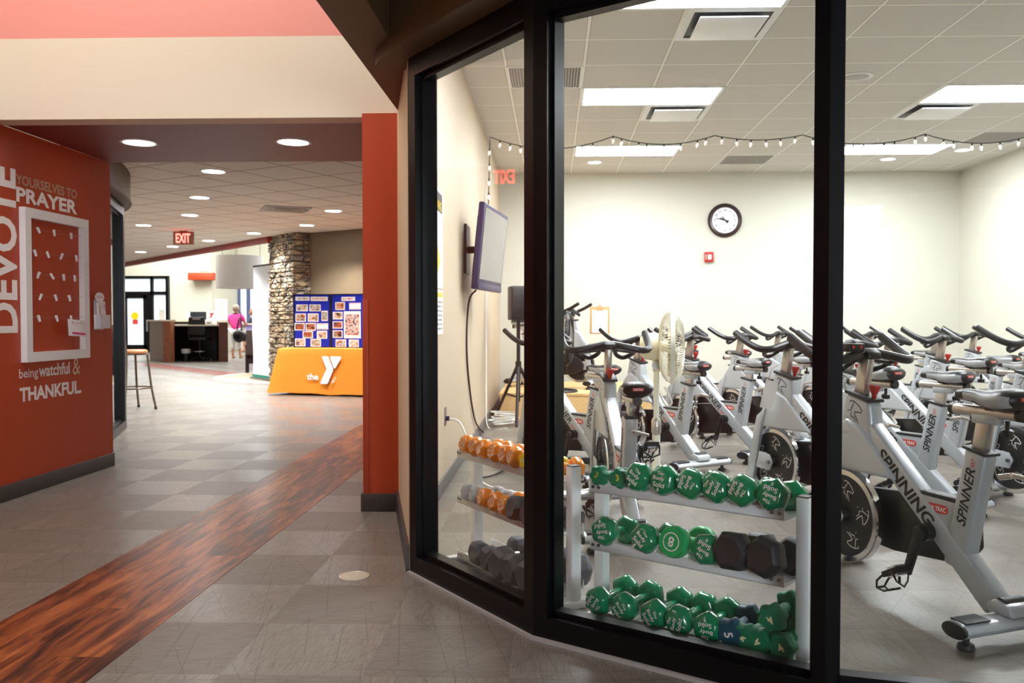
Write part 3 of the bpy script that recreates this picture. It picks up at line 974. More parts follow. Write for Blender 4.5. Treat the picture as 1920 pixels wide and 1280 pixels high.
t = thing('brochure_holder', 'clear leaflet holder with white leaflets at the red wall corner', 'leaflet holder', (RX, 6.25, 1.16))
MB().box((.012, 0, 0), (.002, .13, .22)).box((.055, .02, -.05), (.002, .13, .10)).box((.033, .01, -.1), (.045, .13, .003)).box((.033, -.055, -.05), (.045, .002, .10)).box((.033, .078, -.05), (.045, .002, .10)).build('pocket', M_acr, t)
lf = MB().box((.034, .0, .0), (.012, .10, .19), Matrix.Rotation(.1, 3, 'X')).build('leaflet', M_paper, t)
b = MB(); stroke(b, [(-.03, -.0), (-.01, -.02), (.04, -.075)], .012, (.041, .0, 0), Y_, Z_); stroke(b, [(-.03, .07), (-.036, .01)], .01, (.041, 0, 0), Y_, Z_)
b.build('stripe', M_redink, lf)
text('mark', 'Y', M_redink, (.0405, .028, .058), Y_, Z_, .026, .028, .02, lf)
pts = []
for k in range(40): pts.append((.066 * math.cos(k * PI / 20) * (1 if k % 2 else .86), .036 * math.sin(k * PI / 20) * (1 if k % 2 else .86)))
sb_ = MB().prism(pts, .03, .034, o=(0, -.02, .13), a=Y_, b=Z_, n=X_).build('starburst', M_paper, t)
text('heading', 'Take One', M_pinkink, (.0345, -.02, .13), Y_, Z_, .08, .014, 0, sb_)

# exit signs
def exit_sign(loc, rz, label, stem=.0, s=1.0):
    t = thing('exit_sign', label, 'exit sign', loc, rz)
    MB().bx(-.16 * s, .16 * s, 0, .05, -.1 * s, .1 * s).build('housing', M_exitbox, t, bevel=.006)
    text('lettering', 'EXIT', M_exit, (0, -.0005, 0), X_, Z_, .23 * s, .145 * s, .02, t)
    if stem: MB().bx(-.06, .06, .005, .045, .1 * s, .1 * s + stem).build('canopy', M_exitbox, t)
    return t


exit_sign((-6.13, 14.0, 2.478), 0, 'lit red exit sign hanging under the lobby ceiling', .02, 1.05)
exit_sign((RX + .055, 4.39, 2.22), PI / 2, 'lit red exit sign on the near red wall, seen mirrored in the gym glass', 0, .74)

# stone pier neighbours: draped table with display boards
TU = V((.97, -.243, 0)); TV = V((.243, .97, 0)); TO = V((-4.13, 12.70, 0)); TZ = .70
trz = math.atan2(TU.y, TU.x)
t = thing('display_table', 'display table draped in an orange cloth to the floor', 'table', TO, trz)
b = MB(); N = 30; rings = []
# outline of the drape: rounded corners that flare toward the floor
def drape(f, z, wob):
    out = []
    L, D = 1.83, .75
    per = [(0, 0, 0, -1), (L, 0, 0, -1), (L, 0, 1, 0), (L, D, 1, 0), (L, D, 0, 1), (0, D, 0, 1), (0, D, -1, 0), (0, 0, -1, 0)]
    for e in range(4):
        x0, y0, nx, ny = per[2 * e]; x1, y1, _, _ = per[2 * e + 1]
        for k in range(N):
            u = k / (N - 1); wv = math.sin(u * 9 + e * 2) * .5 + math.sin(u * 23 + e) * .3
            cf = max(0, 1 - min(u, 1 - u) / .07)
            ex = f * (.035 + .02 * wv * wob + .10 * cf)
            tx, ty = ((x1 - x0), (y1 - y0)); tl = math.hypot(tx, ty); tx /= tl; ty /= tl
            sd = (-1 if u < .5 else 1) * f * .08 * cf
            out.append((x0 + (x1 - x0) * u + nx * ex + tx * sd, y0 + (y1 - y0) * u + ny * ex + ty * sd, z + (.018 * wv * f if z < .1 else 0)))
    return out
zs = [TZ, TZ - .012, TZ - .1, .45, .25, .10, .03]
fl = [-.1, .05, .12, .4, .65, .88, 1.0]
for z, f in zip(zs, fl): rings.append(drape(f, z, 1))
vs = [p for r in rings for p in r]; n_ = 4 * N
fs = [(i * n_ + k, i * n_ + (k + 1) % n_, (i + 1) * n_ + (k + 1) % n_, (i + 1) * n_ + k) for i in range(len(rings) - 1) for k in range(n_)] + [tuple(range(n_ - 1, -1, -1))]
b.add(vs, fs).build('tablecloth', M_orangecloth, t, ang=60)
# the mark printed on the cloth
def ymark(mb, c, right, up, h):
    right = V(right); up = V(up); n = right.cross(up)
    P = lambda pts: mb.prism([(p[0] * h, p[1] * h) for p in pts], 0, .0015, o=V(c), a=right, b=up, n=n)
    P([(-.36, .46), (-.33, .5), (-.12, .5), (-.09, .47), (.10, .04), (.09, -.02), (-.10, -.46), (-.14, -.5), (-.38, -.5), (-.41, -.46), (-.40, -.43), (-.17, .04)])
    P([(-.02, .48), (0, .5), (.38, .5), (.41, .46), (.40, .43), (.20, .09), (.15, .06), (.11, .09), (-.02, .44)])
fm = MB()
ymark(fm, (.90, -.043, .385), X_, V((0, .035, .999)).normalized(), .41)
o = fm.build('printed_mark', M_lwhite, t, smooth=False)
text('printed_word', 'the', M_lwhite, (.605, -.047, .285), X_, V((0, .03, .999)), .19, .10, .03, t, lift=.004)
text('printed_word', 'YMCA', M_lwhite, (.955, -.050, .24), V((.55, .02, .83)), V((-.83, .02, .55)), .12, .035, .03, t, lift=.004)

def photo(mb_parent, x0, x1, z0, z1, m, yb=-.012, name='photo'):
    f = MB().bx(x0, x1, yb - .003, yb, z0, z1).build(name, M_paper, mb_parent, smooth=False)
    if m is not None:
        ix = (x1 - x0) * .09; iz = (z1 - z0) * .12
        MB().bx(x0 + ix, x1 - ix, yb - .004, yb - .003, z0 + iz, z1 - iz).build('print', m, f, smooth=False)
    return f


def board(loc, rz, label, W, H, items, titles):
    t = thing('display_board', label, 'display board', loc, rz, 'display boards on the orange table')
    MB().bx(0, W, -.01, .012, 0, H).build('panel', M_blue, t, smooth=False)
    MB().bx(-.006, .012, -.016, .016, 0, H).bx(W - .012, W + .006, -.016, .016, 0, H).bx(.012, W - .012, -.016, .016, 0, .012).bx(.012, W - .012, -.016, .016, H - .012, H).build('edging', M_black, t, smooth=False)
    for k, (x0, y0, x1, y1, kind) in enumerate(items):
        a = (x0 * W, x1 * W, H * (1 - y1), H * (1 - y0))
        if kind == 'p': photo(t, *a, M_photos[(k * 3 + int(W * 100)) % 8])
        else:
            f = MB().bx(a[0], a[1], -.015, -.012, a[2], a[3]).build('caption_card', M_paper, t, bevel=.001, smooth=False)
            if kind == 'b': MB().prism([(a[0] + .006, a[2] + .006), (a[1] - .006, a[2] + .006), (a[1] - .006, a[2] + .012), (a[0] + .006, a[2] + .012)], -.016, -.015, a=X_, b=Z_, n=Y_).prism([(a[0] + .006, a[3] - .012), (a[1] - .006, a[3] - .012), (a[1] - .006, a[3] - .006), (a[0] + .006, a[3] - .006)], -.016, -.015, a=X_, b=Z_, n=Y_).build('outline', mat('pink_card', (240, 130, 160), .6), f)
            else: text('lettering', kind, M_redink if k else M_letter, ((a[0] + a[1]) / 2, -.0155, (a[2] + a[3]) / 2), X_, Z_, (a[1] - a[0]) * .8, (a[3] - a[2]) * .45, .02, f)
    return t


def rel(x0, y0, x1, y1, bx0, bx1): return ((x0 - bx0) / (bx1 - bx0), (y0 - 503) / 342, (x1 - bx0) / (bx1 - bx0), (y1 - 503) / 342)


I1 = [rel(250, 520, 340, 545, 238, 470) + ('THE YMCA',), rel(347, 520, 455, 547, 238, 470) + ('IS ANYTHING',), rel(384, 690, 457, 730, 238, 470) + ('b',)]
for r in ((255, 570, 328, 613), (338, 570, 410, 613), (415, 610, 455, 675), (250, 627, 316, 680), (328, 627, 396, 680), (243, 688, 308, 735), (314, 688, 378, 737), (295, 740, 360, 785), (385, 738, 450, 788), (246, 788, 312, 837), (345, 790, 410, 840)):
    I1.append(rel(*r, 238, 470) + ('p',))
I2 = [rel(540, 522, 620, 548, 478, 682) + ('BUT EMPTY',), rel(585, 560, 653, 603, 478, 682) + ('b',)]
I2[0], I2[1] = I2[1], I2[0]
for r in ((503, 555, 560, 605), (488, 617, 546, 665), (487, 677, 545, 723), (487, 735, 545, 782), (504, 793, 566, 842), (582, 793, 640, 842), (553, 613, 652, 785)):
    I2.append(rel(*r, 478, 682) + ('p',))
board((-3.985, 13.02, TZ), -.03, 'blue felt display board of photos nearest the stone pier', .57, .82, I1, None)
board((-3.395, 13.00, TZ), -.30, 'blue felt display board of photos beside the red column', .60, .82, I2, None)

# bar stool in the cafe opening
t = thing('bar_stool', 'metal ladder-back bar stool with tan round seat by the curved window', 'bar stool', (-5.29, 10.55, 0), -.6)
MB().lathe([(.001, .70), (.17, .70), (.19, .715), (.19, .735), (.17, .75), (.001, .755)], seg=28).build('seat', M_tan, t)
MB().lathe([(.165, .685), (.165, .70), (.15, .70), (.15, .685)], seg=28, closed=True).build('seat_frame', M_stoolm, t)
for sx in (-1, 1):
    lg = MB().tube(smoothpath([(.14 * sx, .13, .69), (.17 * sx, .16, .3), (.20 * sx, .20, .02)]), .014, 8).build('leg', M_stoolm, t)
    MB().lathe([(.018, 0), (.018, .025)], (.2 * sx, .2, 0)).build('foot_cap', M_black, lg)
    lg = MB().tube(smoothpath([(.16 * sx, -.20, 1.04), (.15 * sx, -.15, .72), (.17 * sx, -.17, .3), (.20 * sx, -.21, .02)]), .014, 8).build('leg', M_stoolm, t)
    MB().lathe([(.018, 0), (.018, .025)], (.2 * sx, -.21, 0)).build('foot_cap', M_black, lg)
b = MB()
for z, y in ((1.01, -.195), (.93, -.182), (.85, -.17), (.78, -.16)): b.tube(smoothpath([(-.155, y, z), (0, y - .03, z), (.155, y, z)], 4), [.018] * 9, 6, flat=.5)
b.build('ladder_back', M_stoolm, t)
MB().tube([(.183 * math.cos(a * PI / 12) * 1.3, .183 * math.sin(a * PI / 12) * 1.3, .27) for a in range(24)], .009, 6, closed=True).build('foot_ring', M_stoolm, t)

# information desk
t = thing('reception_desk', 'brown veneer information desk with pale counter top in the far hall', 'desk', (0, 0, 0))
P1, P2, P3, P4, P5 = (-11.29, 23.55), (-10.36, 22.37), (-10.19, 22.40), (-8.99, 22.70), (-8.75, 22.72)
def poly(name, pts, z0, z1, m, par=t, bevel=0): return MB().prism(pts, z0, z1, a=X_, b=Y_, n=Z_).build(name, m, par, smooth=False, bevel=bevel)
poly('side_panel', [P1, P2, (-10.14, 22.55), (-11.02, 23.75)], 0, 1.09, M_woodk)
poly('end_panel', [(-10.36, 22.365), (-10.17, 22.395), (-10.13, 22.54), (-10.35, 22.375)], 0, 1.085, M_woodl)
poly('side_panel', [P4, P5, (-9.28, 23.9), (-9.5, 23.9)], 0, 1.06, M_woodk)
poly('counter_top', [(-11.36, 23.55), (-10.38, 22.30), (-10.08, 22.52), (-11.0, 23.85)], 1.09, 1.13, M_top)
poly('counter_top', [(-10.9, 23.85), (-10.95, 23.62), (-9.35, 23.62), (-9.25, 23.95)], 1.08, 1.12, M_top)
poly('work_top', [(-10.12, 22.55), (-8.99, 22.74), (-9.42, 23.7), (-10.9, 23.7)], .96, 1.0, M_top)
poly('back_panel', [(-10.95, 23.72), (-9.45, 23.72), (-9.45, 23.80), (-10.95, 23.80)], 0, 1.08, M_darkw)
o = MB().bx(-.17, .17, -.01, .01, -.11, .11).build('sign_holder', M_paper); o.location = (-10.83, 23.35, 1.27); o.rotation_euler = (0, 0, -.75); o.scale = (1.1, 1, 1.25)
tag(o, 'tall white sign holder on the left corner of the information desk', 'sign')
o = MB().bx(-.22, .22, -.01, .01, -.1, .1).build('sign_holder', M_paper); o.location = (-10.1, 23.72, 1.25); o.rotation_euler = (-.1, 0, -.1); tag(o, 'wide white sign holder on the desk left of the dark monitor', 'sign')
t = thing('sign_holder', 'white sign holder with a red mark on the desk right of the monitor', 'sign', (-9.62, 23.8, 1.25))
MB().bx(-.12, .12, -.01, .01, -.13, .13).build('panel', M_paper, t); b = MB(); ymark(b, (0, -.012, 0), X_, Z_, .14); b.build('mark', M_redink, t)
t = thing('monitor', 'dark computer monitor on the information desk', 'monitor', (-9.86, 23.45, 1.004), .05)
MB().box((0, 0, .19), (.44, .03, .32)).build('screen', mat('monitor_grey', (54, 58, 66), .3), t, bevel=.008)
MB().box((0, .04, .05), (.06, .03, .12)).box((0, .04, .006), (.2, .16, .012)).build('stand', M_black, t)
t = thing('card_printer', 'small white printer with black slot on the desk right of the chair', 'printer', (-9.38, 23.1, 1.0))
MB().bx(-.13, .13, -.1, .1, 0, .13).build('body', M_white, t, bevel=.01); MB().bx(-.06, .06, -.104, -.099, .03, .06).build('slot', M_black, t)
o = MB().bx(-.04, .04, -.03, .03, 0, .26).build('card_stand', M_white, bevel=.005); o.location = (-9.36, 23.4, 1.0); tag(o, 'narrow white card stand at the right end of the desk', 'card stand')
t = thing('waste_bin', 'small bin with a clear liner inside the information desk', 'bin', (-10.0, 22.95, 0))
MB().lathe([(.10, 0), (.12, .28), (.115, .28), (.095, .01)], seg=20).build('bin_body', M_black, t); MB().lathe([(.122, .22), (.13, .3), (.115, .34), (.11, .28)], seg=14).build('liner', M_acr, t)
t = thing('office_chair', 'black mesh swivel chair pulled up to the information desk', 'office chair', (-9.62, 22.95, 0), .1)
for k in range(5):
    a = k * 2 * PI / 5 + .3
    lg = MB().tube([(0, 0, .11), (.28 * math.cos(a), .28 * math.sin(a), .07)], [.025, .015], 6).build('leg', M_black, t)
    MB().lathe([(.028, -.015), (.028, .015)], (.28 * math.cos(a), .28 * math.sin(a), .03), (-math.sin(a), math.cos(a), 0), 12).build('caster', M_black, lg)
MB().tube([(0, 0, .1), (0, 0, .58)], .026).build('gas_post', M_black, t)
MB().lathe([(.21, -.01), (.21, .01), (.195, .01), (.195, -.01)], (0, 0, .27), seg=24, closed=True).build('foot_ring', M_steel, t)
MB().bx(-.24, .24, -.22, .24, .58, .66).build('seat', M_black, t, bevel=.03)
MB().prism([(-.2, .72), (.2, .72), (.23, .9), (.21, 1.2), (-.21, 1.2), (-.23, .9)], -.25, -.21, a=X_, b=Z_, n=Y_).build('backrest', M_black, t, bevel=.015)
MB().box((0, -.256, 1.155), (.2, .006, .04)).build('grab_handle', M_grille, t)
for sx in (-1, 1): MB().tube([(.24 * sx, -.1, .62), (.28 * sx, -.1, .82), (.28 * sx, .12, .83)], .018).build('armrest', M_black, t)
o = MB().bx(-.12, .12, 0, .02, -.12, .0).bx(-.2, -.18, 0, .02, -.12, 0).build('vent', M_white); b = None
o.location = (-12.15, 29.42, 3.02); o.scale = (1.6, 1, 1.6); tag(o, 'white wall air vent above the small red beam', 'vent')
t = thing('wall_map', 'white framed map on the pale wall of the far hall', 'map', (-11.89, 30.25, 1.5))
MB().bx(0, .02, -.55, .55, -.38, .38).build('panel', M_paper, t)
b = MB(); mr = random.Random(5)
for k in range(26): stroke(b, [(mr.uniform(-.45, .45), mr.uniform(-.3, .3)) for _ in range(2)], .012, (.0205, 0, 0), Y_, Z_)
b.build('print', mat('map_ink', (190, 200, 180), .6), t)
t = thing('drum_pendant', 'large grey drum hung from the ceiling of the far hall', 'pendant', (-8.30, 22.4, 2.38))
MB().lathe([(.60, -.42), (.60, .43), (.585, .43), (.585, -.42)], seg=40, closed=True).build('shade', M_drumgrey, t)
MB().lathe([(.585, -.40), (.585, -.39)], seg=40).build('diffuser', M_top, t)
for a in (0, 2.1, 4.2): MB().tube([(.55 * math.cos(a), .55 * math.sin(a), .43), (.55 * math.cos(a), .55 * math.sin(a), 3.2)], .008, 6).build('cable', M_steel, t)
# counter with attendant, visitor
t = thing('service_counter', 'pale purple service counter where the visitor stands', 'counter', (-9.02, 25.75, 0))
MB().bx(-.34, .9, 0, .7, 0, .98).build('body', M_purple, t, bevel=.01); MB().bx(-.38, .94, -.04, .74, .98, 1.02).build('counter_top', M_top, t); MB().bx(.06, .9, -.012, 0, .62, .97).build('wood_panel', M_woodl, t)
o = MB().box((0, 0, .14), (.26, .01, .3), Matrix.Rotation(-.3, 3, 'X')).build('sign_stand', M_paper); o.location = (-8.95, 26.0, 1.02); tag(o, 'white sheet stand on the purple service counter', 'sign stand')


def person(name, label, loc, rz, pose, shirt, pants, hair_m, hairR):
    t = thing(name, label, 'person', loc, rz)
    J = pose
    names = list(J)
    idx = {k: i for i, k in enumerate(names)}
    E_ = []
    def ch(*a):
        for p, q in zip(a, a[1:]):
            if p in idx and q in idx: E_.append((idx[p], idx[q]))
    ch('pelvis', 'waist', 'chest', 'neckb', 'neck', 'headb', 'headm', 'headt')
    for s in 'LR':
        ch('chest', 'sh' + s, 'el' + s, 'wr' + s, 'hand' + s, 'fing' + s); ch('hand' + s, 'thumb' + s)
        ch('pelvis', 'hip' + s, 'kn' + s, 'an' + s, 'toe' + s)
    R = dict(pelvis=(.15, .12), waist=(.13, .1), chest=(.155, .11), neckb=.075, neck=.052, headb=.068, headm=.09, headt=.066, sh=.058, el=.042, wr=.028, hand=(.036, .02), fing=.012, thumb=.011, hip=.088, kn=.056, an=.036, toe=.034)
    body = skin('body', [J[k] for k in names], E_, [R[k] if k in R else R[k[:-1]] for k in names], M_skin, t)
    def cloth(nm, ks, ed, rad, m):
        ii = {k: i for i, k in enumerate(ks)}
        return skin(nm, [J[k] if isinstance(k, str) else k for k in ks], [(ii[a], ii[b_]) for a, b_ in ed], rad, m, t)
    def mid(a, b_, u): return tuple(J[a][i] + (J[b_][i] - J[a][i]) * u for i in range(3))
    mL = mid('shL', 'elL', .75); mR = mid('shR', 'elR', .75)
    cloth('shirt', ['waist', 'pelvis', 'chest', 'neckb', 'shL', 'shR', mL, mR], [('waist', 'pelvis'), ('waist', 'chest'), ('chest', 'neckb'), ('chest', 'shL'), ('chest', 'shR'), ('shL', mL), ('shR', mR)],
          [(.155, .125), (.175, .145), (.175, .13), .085, .076, .076, .066, .066], shirt)
    cL = mid('knL', 'anL', .55); cR = mid('knR', 'anR', .55)
    cloth('trousers', ['pelvis', 'hipL', 'hipR', 'knL', 'knR', cL, cR], [('pelvis', 'hipL'), ('pelvis', 'hipR'), ('hipL', 'knL'), ('hipR', 'knR'), ('knL', cL), ('knR', cR)],
          [(.165, .135), .108, .108, .078, .078, .07, .07], pants)
    h = V(J['headm'])
    b = MB().ball(h + V((0, -.022, .022)), .108, 16, 10, (.93, 1.0, 1.06)); b.build('hair', hair_m, t)
    face = MB(); fwd = h + V((0, .088, -.012))
    face.ball(fwd + V((0, .018, -.012)), .014, 8, 6, (.8, 1, 1.3)); face.build('nose', M_skin, t)
    for s in (-1, 1): MB().ball(fwd + V((.033 * s, -.004, .02)), .012, 8, 6).build('eye', M_hair, t); MB().ball(h + V((.092 * s, .0, -.01)), .02, 8, 6, (.4, .8, 1.3)).build('ear', M_skin, t)
    MB().ball(fwd + V((0, .0, -.05)), .018, 8, 6, (1.2, .5, .3)).build('mouth', M_redink, t)
    for s in 'LR':
        a = J['an' + s]; MB().ball((a[0], a[1] + .06, .035), .05, 12, 8, (.85, 2.3, .7)).build('shoe', M_shoe, t)
    return t


stand = dict(pelvis=(0, 0, .86), waist=(0, 0, 1.0), chest=(0, .01, 1.17), neckb=(0, 0, 1.28), neck=(0, .01, 1.33), headb=(0, .02, 1.38), headm=(0, .025, 1.45), headt=(0, .02, 1.51),
             shL=(-.17, 0, 1.24), elL=(-.22, .06, 1.0), wrL=(-.16, .24, .97), handL=(-.13, .31, .98), fingL=(-.11, .38, .98), thumbL=(-.09, .31, 1.0),
             shR=(.17, 0, 1.24), elR=(.23, .10, 1.02), wrR=(.20, .32, 1.0), handR=(.18, .40, 1.0), fingR=(.17, .47, .99), thumbR=(.14, .39, 1.02),
             hipL=(-.09, 0, .80), hipR=(.09, 0, .80), knL=(-.10, .02, .45), knR=(.11, .0, .45), anL=(-.11, -.01, .09), anR=(.12, -.03, .09), toeL=(-.12, .12, .04), toeR=(.14, .10, .04))
person('person', 'person seen from behind in a pink top and white cropped trousers at the counter', (-9.36, 24.95, 0), 0, stand, M_pink, M_whitec, M_hair, .1)
t = thing('shoulder_bag', 'black leather shoulder bag hanging on the person in pink', 'bag', (-9.22, 24.78, .62))
MB().ball((0, 0, .03), .18, 18, 12, (1.0, .45, 1.05)).build('bag_body', M_bag, t)
MB().tube(smoothpath([(.08, .02, .18), (.05, .04, .42), (.02, .13, .68), (.0, .2, .70), (-.02, .05, .5), (-.06, .02, .19)]), .016, 6).build('strap', M_bag, t)
sit = dict(pelvis=(0, 0, .62), waist=(0, .02, .78), chest=(0, .08, .98), neckb=(0, .12, 1.09), neck=(0, .14, 1.14), headb=(0, .17, 1.19), headm=(0, .19, 1.26), headt=(0, .2, 1.32),
           shL=(-.17, .09, 1.05), elL=(-.22, .18, .84), wrL=(-.14, .36, .86), handL=(-.12, .43, .88), fingL=(-.1, .5, .88), thumbL=(-.08, .43, .9),
           shR=(.17, .09, 1.05), elR=(.22, .18, .84), wrR=(.14, .36, .86), handR=(.12, .43, .88), fingR=(.1, .5, .88), thumbR=(.08, .43, .9),
           hipL=(-.09, .05, .60), hipR=(.09, .05, .60), knL=(-.11, .42, .58), knR=(.11, .42, .58), anL=(-.11, .42, .12), anR=(.11, .42, .12), toeL=(-.12, .54, .05), toeR=(.12, .54, .05))
person('person', 'person with reddish hair seated behind the service counter', (-9.48, 27.05, .10), PI - .5, sit, mat('dark_cotton', (60, 62, 74), .8), M_darkw, mat('auburn_hair', (150, 96, 64), .6), .1)
t = thing('desk_stool', 'grey stool under the person behind the service counter', 'stool', (-9.48, 27.05, 0), 0)
MB().lathe([(.001, .46), (.2, .46), (.21, .50), (.19, .54), (.001, .54)], seg=24).build('seat', M_grille, t); MB().tube([(0, 0, .03), (0, 0, .46)], .03).build('post', M_steel, t); MB().lathe([(.22, 0), (.22, .02), (.04, .04)], seg=24).build('base', M_steel, t)
# lounge chair and banner
t = thing('armchair', 'brown leather lounge chair with wooden legs behind the white banner', 'armchair', (-6.05, 18.05, 0), -.35)
MB().bx(-.33, .33, -.3, .36, .28, .46).build('seat', M_leather, t, bevel=.04); MB().prism([(-.40, .40), (-.28, .36), (-.22, .92), (-.36, .92)], -.33, .33, a=Y_, b=Z_, n=X_).build('backrest', M_leather, t, bevel=.03)
for sx in (-1, 1):
    MB().bx(.34 * sx - .03, .34 * sx + .03, -.34, .34, .56, .60).build('armrest', M_darkw, t, bevel=.008)
    for sy in (-.31, .31): MB().bx(.34 * sx - .028, .34 * sx + .028, sy - .03, sy + .03, 0, .57).build('leg', M_darkw, t, bevel=.005)
MB().bx(-.33, .33, -.33, -.30, .2, .32).build('rail', M_darkw, t); MB().bx(-.33, .33, .31, .34, .2, .28).build('rail', M_darkw, t)
t = thing('pull_up_banner', 'tall white pull-up banner beside the stone pier', 'banner', (-5.44, 15.72, 0), -.86)
b = MB(); n_ = 14; g = [(-.40 + .02 * math.sin(k * .9), .012 * math.sin(k * .7) + .03 * (k / n_) ** 2, .06 + 2.07 * k / n_) for k in range(n_ + 1)]
vs = []
for x, y, z in g: vs += [(-.40, y, z), (.40, y, z), (-.40, y + .003, z), (.40, y + .003, z)]
fs = []
for k in range(n_): a = 4 * k; fs += [(a, a + 1, a + 5, a + 4), (a + 2, a + 6, a + 7, a + 3), (a, a + 4, a + 6, a + 2), (a + 1, a + 3, a + 7, a + 5)]
b.add(vs, fs).build('sheet', M_banner, t)
MB().bx(-.41, .41, -.004, .008, .045, .10).build('printed_strip', M_greenstrip, t); MB().bx(-.42, .42, -.05, .05, 0, .05).build('base', M_steel, t, bevel=.01)
MB().bx(-.41, .41, .02, .045, 2.12, 2.15).build('top_rail', M_black, t); MB().tube([(.0, .06, .03), (.0, .06, 2.12)], .01, 6).build('pole', M_black, t)
# round plate in the floor
t = thing('floor_plate', 'round pale ribbed outlet plate set in the grey floor', 'floor plate', (-.869, 3.683, 0))
MB().lathe([(.066, 0), (.066, .004), (.058, .006), (.056, .004)], seg=32).build('rim', M_brass, t)
MB().lathe([(.056, .001), (.056, .003)], seg=32).build('backing', M_brown, t)
b = MB()
for k in range(7): h = .052 * math.sqrt(max(0, 1 - ((k - 3) / 3.6) ** 2)); b.bx(-.051 + .0157 * k, -.051 + .0157 * k + .009, -h, h, .003, .0055)
b.build('rib', M_brass, t)


# ================================================================== GYM WALL THINGS
t = thing('wall_clock', 'round dark-rimmed wall clock on the pale back wall', 'clock', (2.297, GB, 2.455))
MB().lathe([(.225, 0), (.225, .03), (.205, .05), (.18, .042), (.172, .025), (.172, 0)], ax=(0, -1, 0), seg=48).build('rim', M_clock, t)
MB().lathe([(.172, .026), (.172, .028)], ax=(0, -1, 0), seg=40).build('dial', M_face, t)
nm = MB()
for k in range(1, 13):
    a = k * PI / 6; add_text(nm, str(k), (.135 * math.sin(a), -.0285, .135 * math.cos(a)), X_, Z_, None, .030, .01)
nm.build('numerals', M_letter, t, smooth=False)
for nm_, a, L, wd in (('hour_hand', math.radians(293), .075, .010), ('minute_hand', math.radians(282), .125, .007)):
    d = V((math.sin(a), 0, math.cos(a))); MB().tube([V((0, -.033, 0)) - d * .05, V((0, -.033, 0)) + d * L], [wd, wd * .5], 6).build(nm_, M_letter, t)
a = math.radians(140); d = V((math.sin(a), 0, math.cos(a))); MB().tube([V((0, -.036, 0)) - d * .06, V((0, -.036, 0)) + d * .05], .006, 6).build('second_hand', M_letter, t)
t = thing('fire_alarm', 'red fire alarm strobe on the back wall below the clock', 'fire alarm', (2.087, GB, 1.965))
MB().bx(-.06, .06, -.045, 0, -.068, .068).build('housing', M_redp, t, bevel=.008)
MB().bx(-.02, .028, -.062, -.044, -.035, .03).build('strobe', M_paper, t, bevel=.006)
text('lettering', 'FIRE', M_lwhite, (-.043, -.0455, 0), Z_, -X_, .06, .014, .01, t)
t = thing('clipboard', 'clipboard with white sheet hung on the back wall by the fans', 'clipboard', (.63, GB, 1.13))
MB().bx(-.13, .13, -.008, -.002, -.19, .17).build('board', M_clip, t, bevel=.002)
MB().bx(-.105, .105, -.0095, -.008, -.18, .13).build('paper', M_paper, t)
MB().bx(-.05, .05, -.02, -.008, .125, .16).tube([(-.03, -.014, .16), (0, -.014, .20), (.03, -.014, .16)], .004, 6).build('clip', M_clip, t)
# television on a swivel bracket
t = thing('television', 'flat television on a swivel bracket high on the left gym wall', 'television', (GX, 7.05, 1.70))
MB().bx(.001, .02, -.15, .15, -.2, .2).tube([(.02, 0, 0), (.15, .0, 0)], .03).build('bracket', M_black, t)
Rt = Matrix.Rotation(-.13, 3, 'Z') @ Matrix.Rotation(.10, 3, 'Y')
b = MB(); b.box((.20, .05, 0), (.05, .98, .68), Rt); b.box((.165, .05, 0), (.05, .7, .5), Rt); b.build('casing', M_navy, t, bevel=.012)
MB().box(V((.20, .05, 0)) + Rt @ V((.026, 0, .025)), (.004, .90, .56), Rt).build('screen', M_screen, t)
b = MB(); b.box(V((.20, .05, 0)) + Rt @ V((.022, 0, -.312)), (.02, .94, .05), Rt); b.build('speaker_bar', M_navy, t, bevel=.004)
o = MB().tube(smoothpath([(GX + .10, 6.85, 1.36), (GX + .03, 6.95, 1.25), (GX + .012, 7.0, .8), (GX + .015, 7.6, .25), (GX + .03, 8.4, .012)], 8), .008, 6).build('black_cable', M_cable)
tag(o, 'black cable hanging from the television down the left gym wall', 'cable')
o = MB().tube(smoothpath([(GX + .012, 8.95, 2.5), (GX + .012, 9.0, 1.6), (GX + .012, 9.0, .7), (GX + .02, 8.9, .3), (GX + .05, 8.8, .01), (GX + .25, 8.7, .01)], 8), .007, 6).build('white_cable', M_wcable)
tag(o, 'white cable running down the left gym wall beside the black one', 'cable')
pts = []
for k in range(90):
    a = k * .42; pts.append((-.52 + .13 * math.cos(a) + .03 * math.sin(k * .3), 9.0 + .10 * math.sin(a * 1.13), .012 + .0016 * k))
o = MB().tube(pts, .007, 5).build('coiled_cable', M_wcable); tag(o, 'tangle of white cable on the floor by the wooden platform', 'cable')
t = thing('wall_outlet', 'wall outlet plate low on the left gym wall', 'outlet', (GX, 5.664, .48))
MB().bx(0, .006, -.04, .04, -.06, .06).build('plate', M_steel, t, bevel=.002); MB().bx(.006, .03, -.015, .015, -.03, .0).build('plug', M_navy, t, bevel=.003)
t = thing('wall_outlet', 'wall outlet plate behind the white cable, nearer the back corner', 'outlet', (GX, 9.1, .45))
MB().bx(0, .006, -.04, .04, -.06, .06).build('plate', M_white, t, bevel=.002)
o = MB().tube(smoothpath([(GX + .03, 5.66, .46), (-.62, 5.64, .44), (-.56, 5.62, .30), (-.50, 5.6, .08), (-.3, 5.5, .012), (.05, 5.45, .012), (.5, 5.75, .012), (.9, 5.6, .012)], 8), .008, 6).build('extension_cord', M_wcable)
tag(o, 'white extension cord from the wall outlet across the gym floor', 'cord')
t = thing('power_strip', 'black power strip end on the gym floor behind the orange dumbbells', 'power strip', (-.12, 6.5, 0), .1)
MB().bx(-.08, .5, -.04, .04, .02, .075).build('body', M_black, t, bevel=.006)
for x in (-.05, .4): MB().bx(x, x + .05, -.03, .03, 0, .02).build('foot', M_black, t)
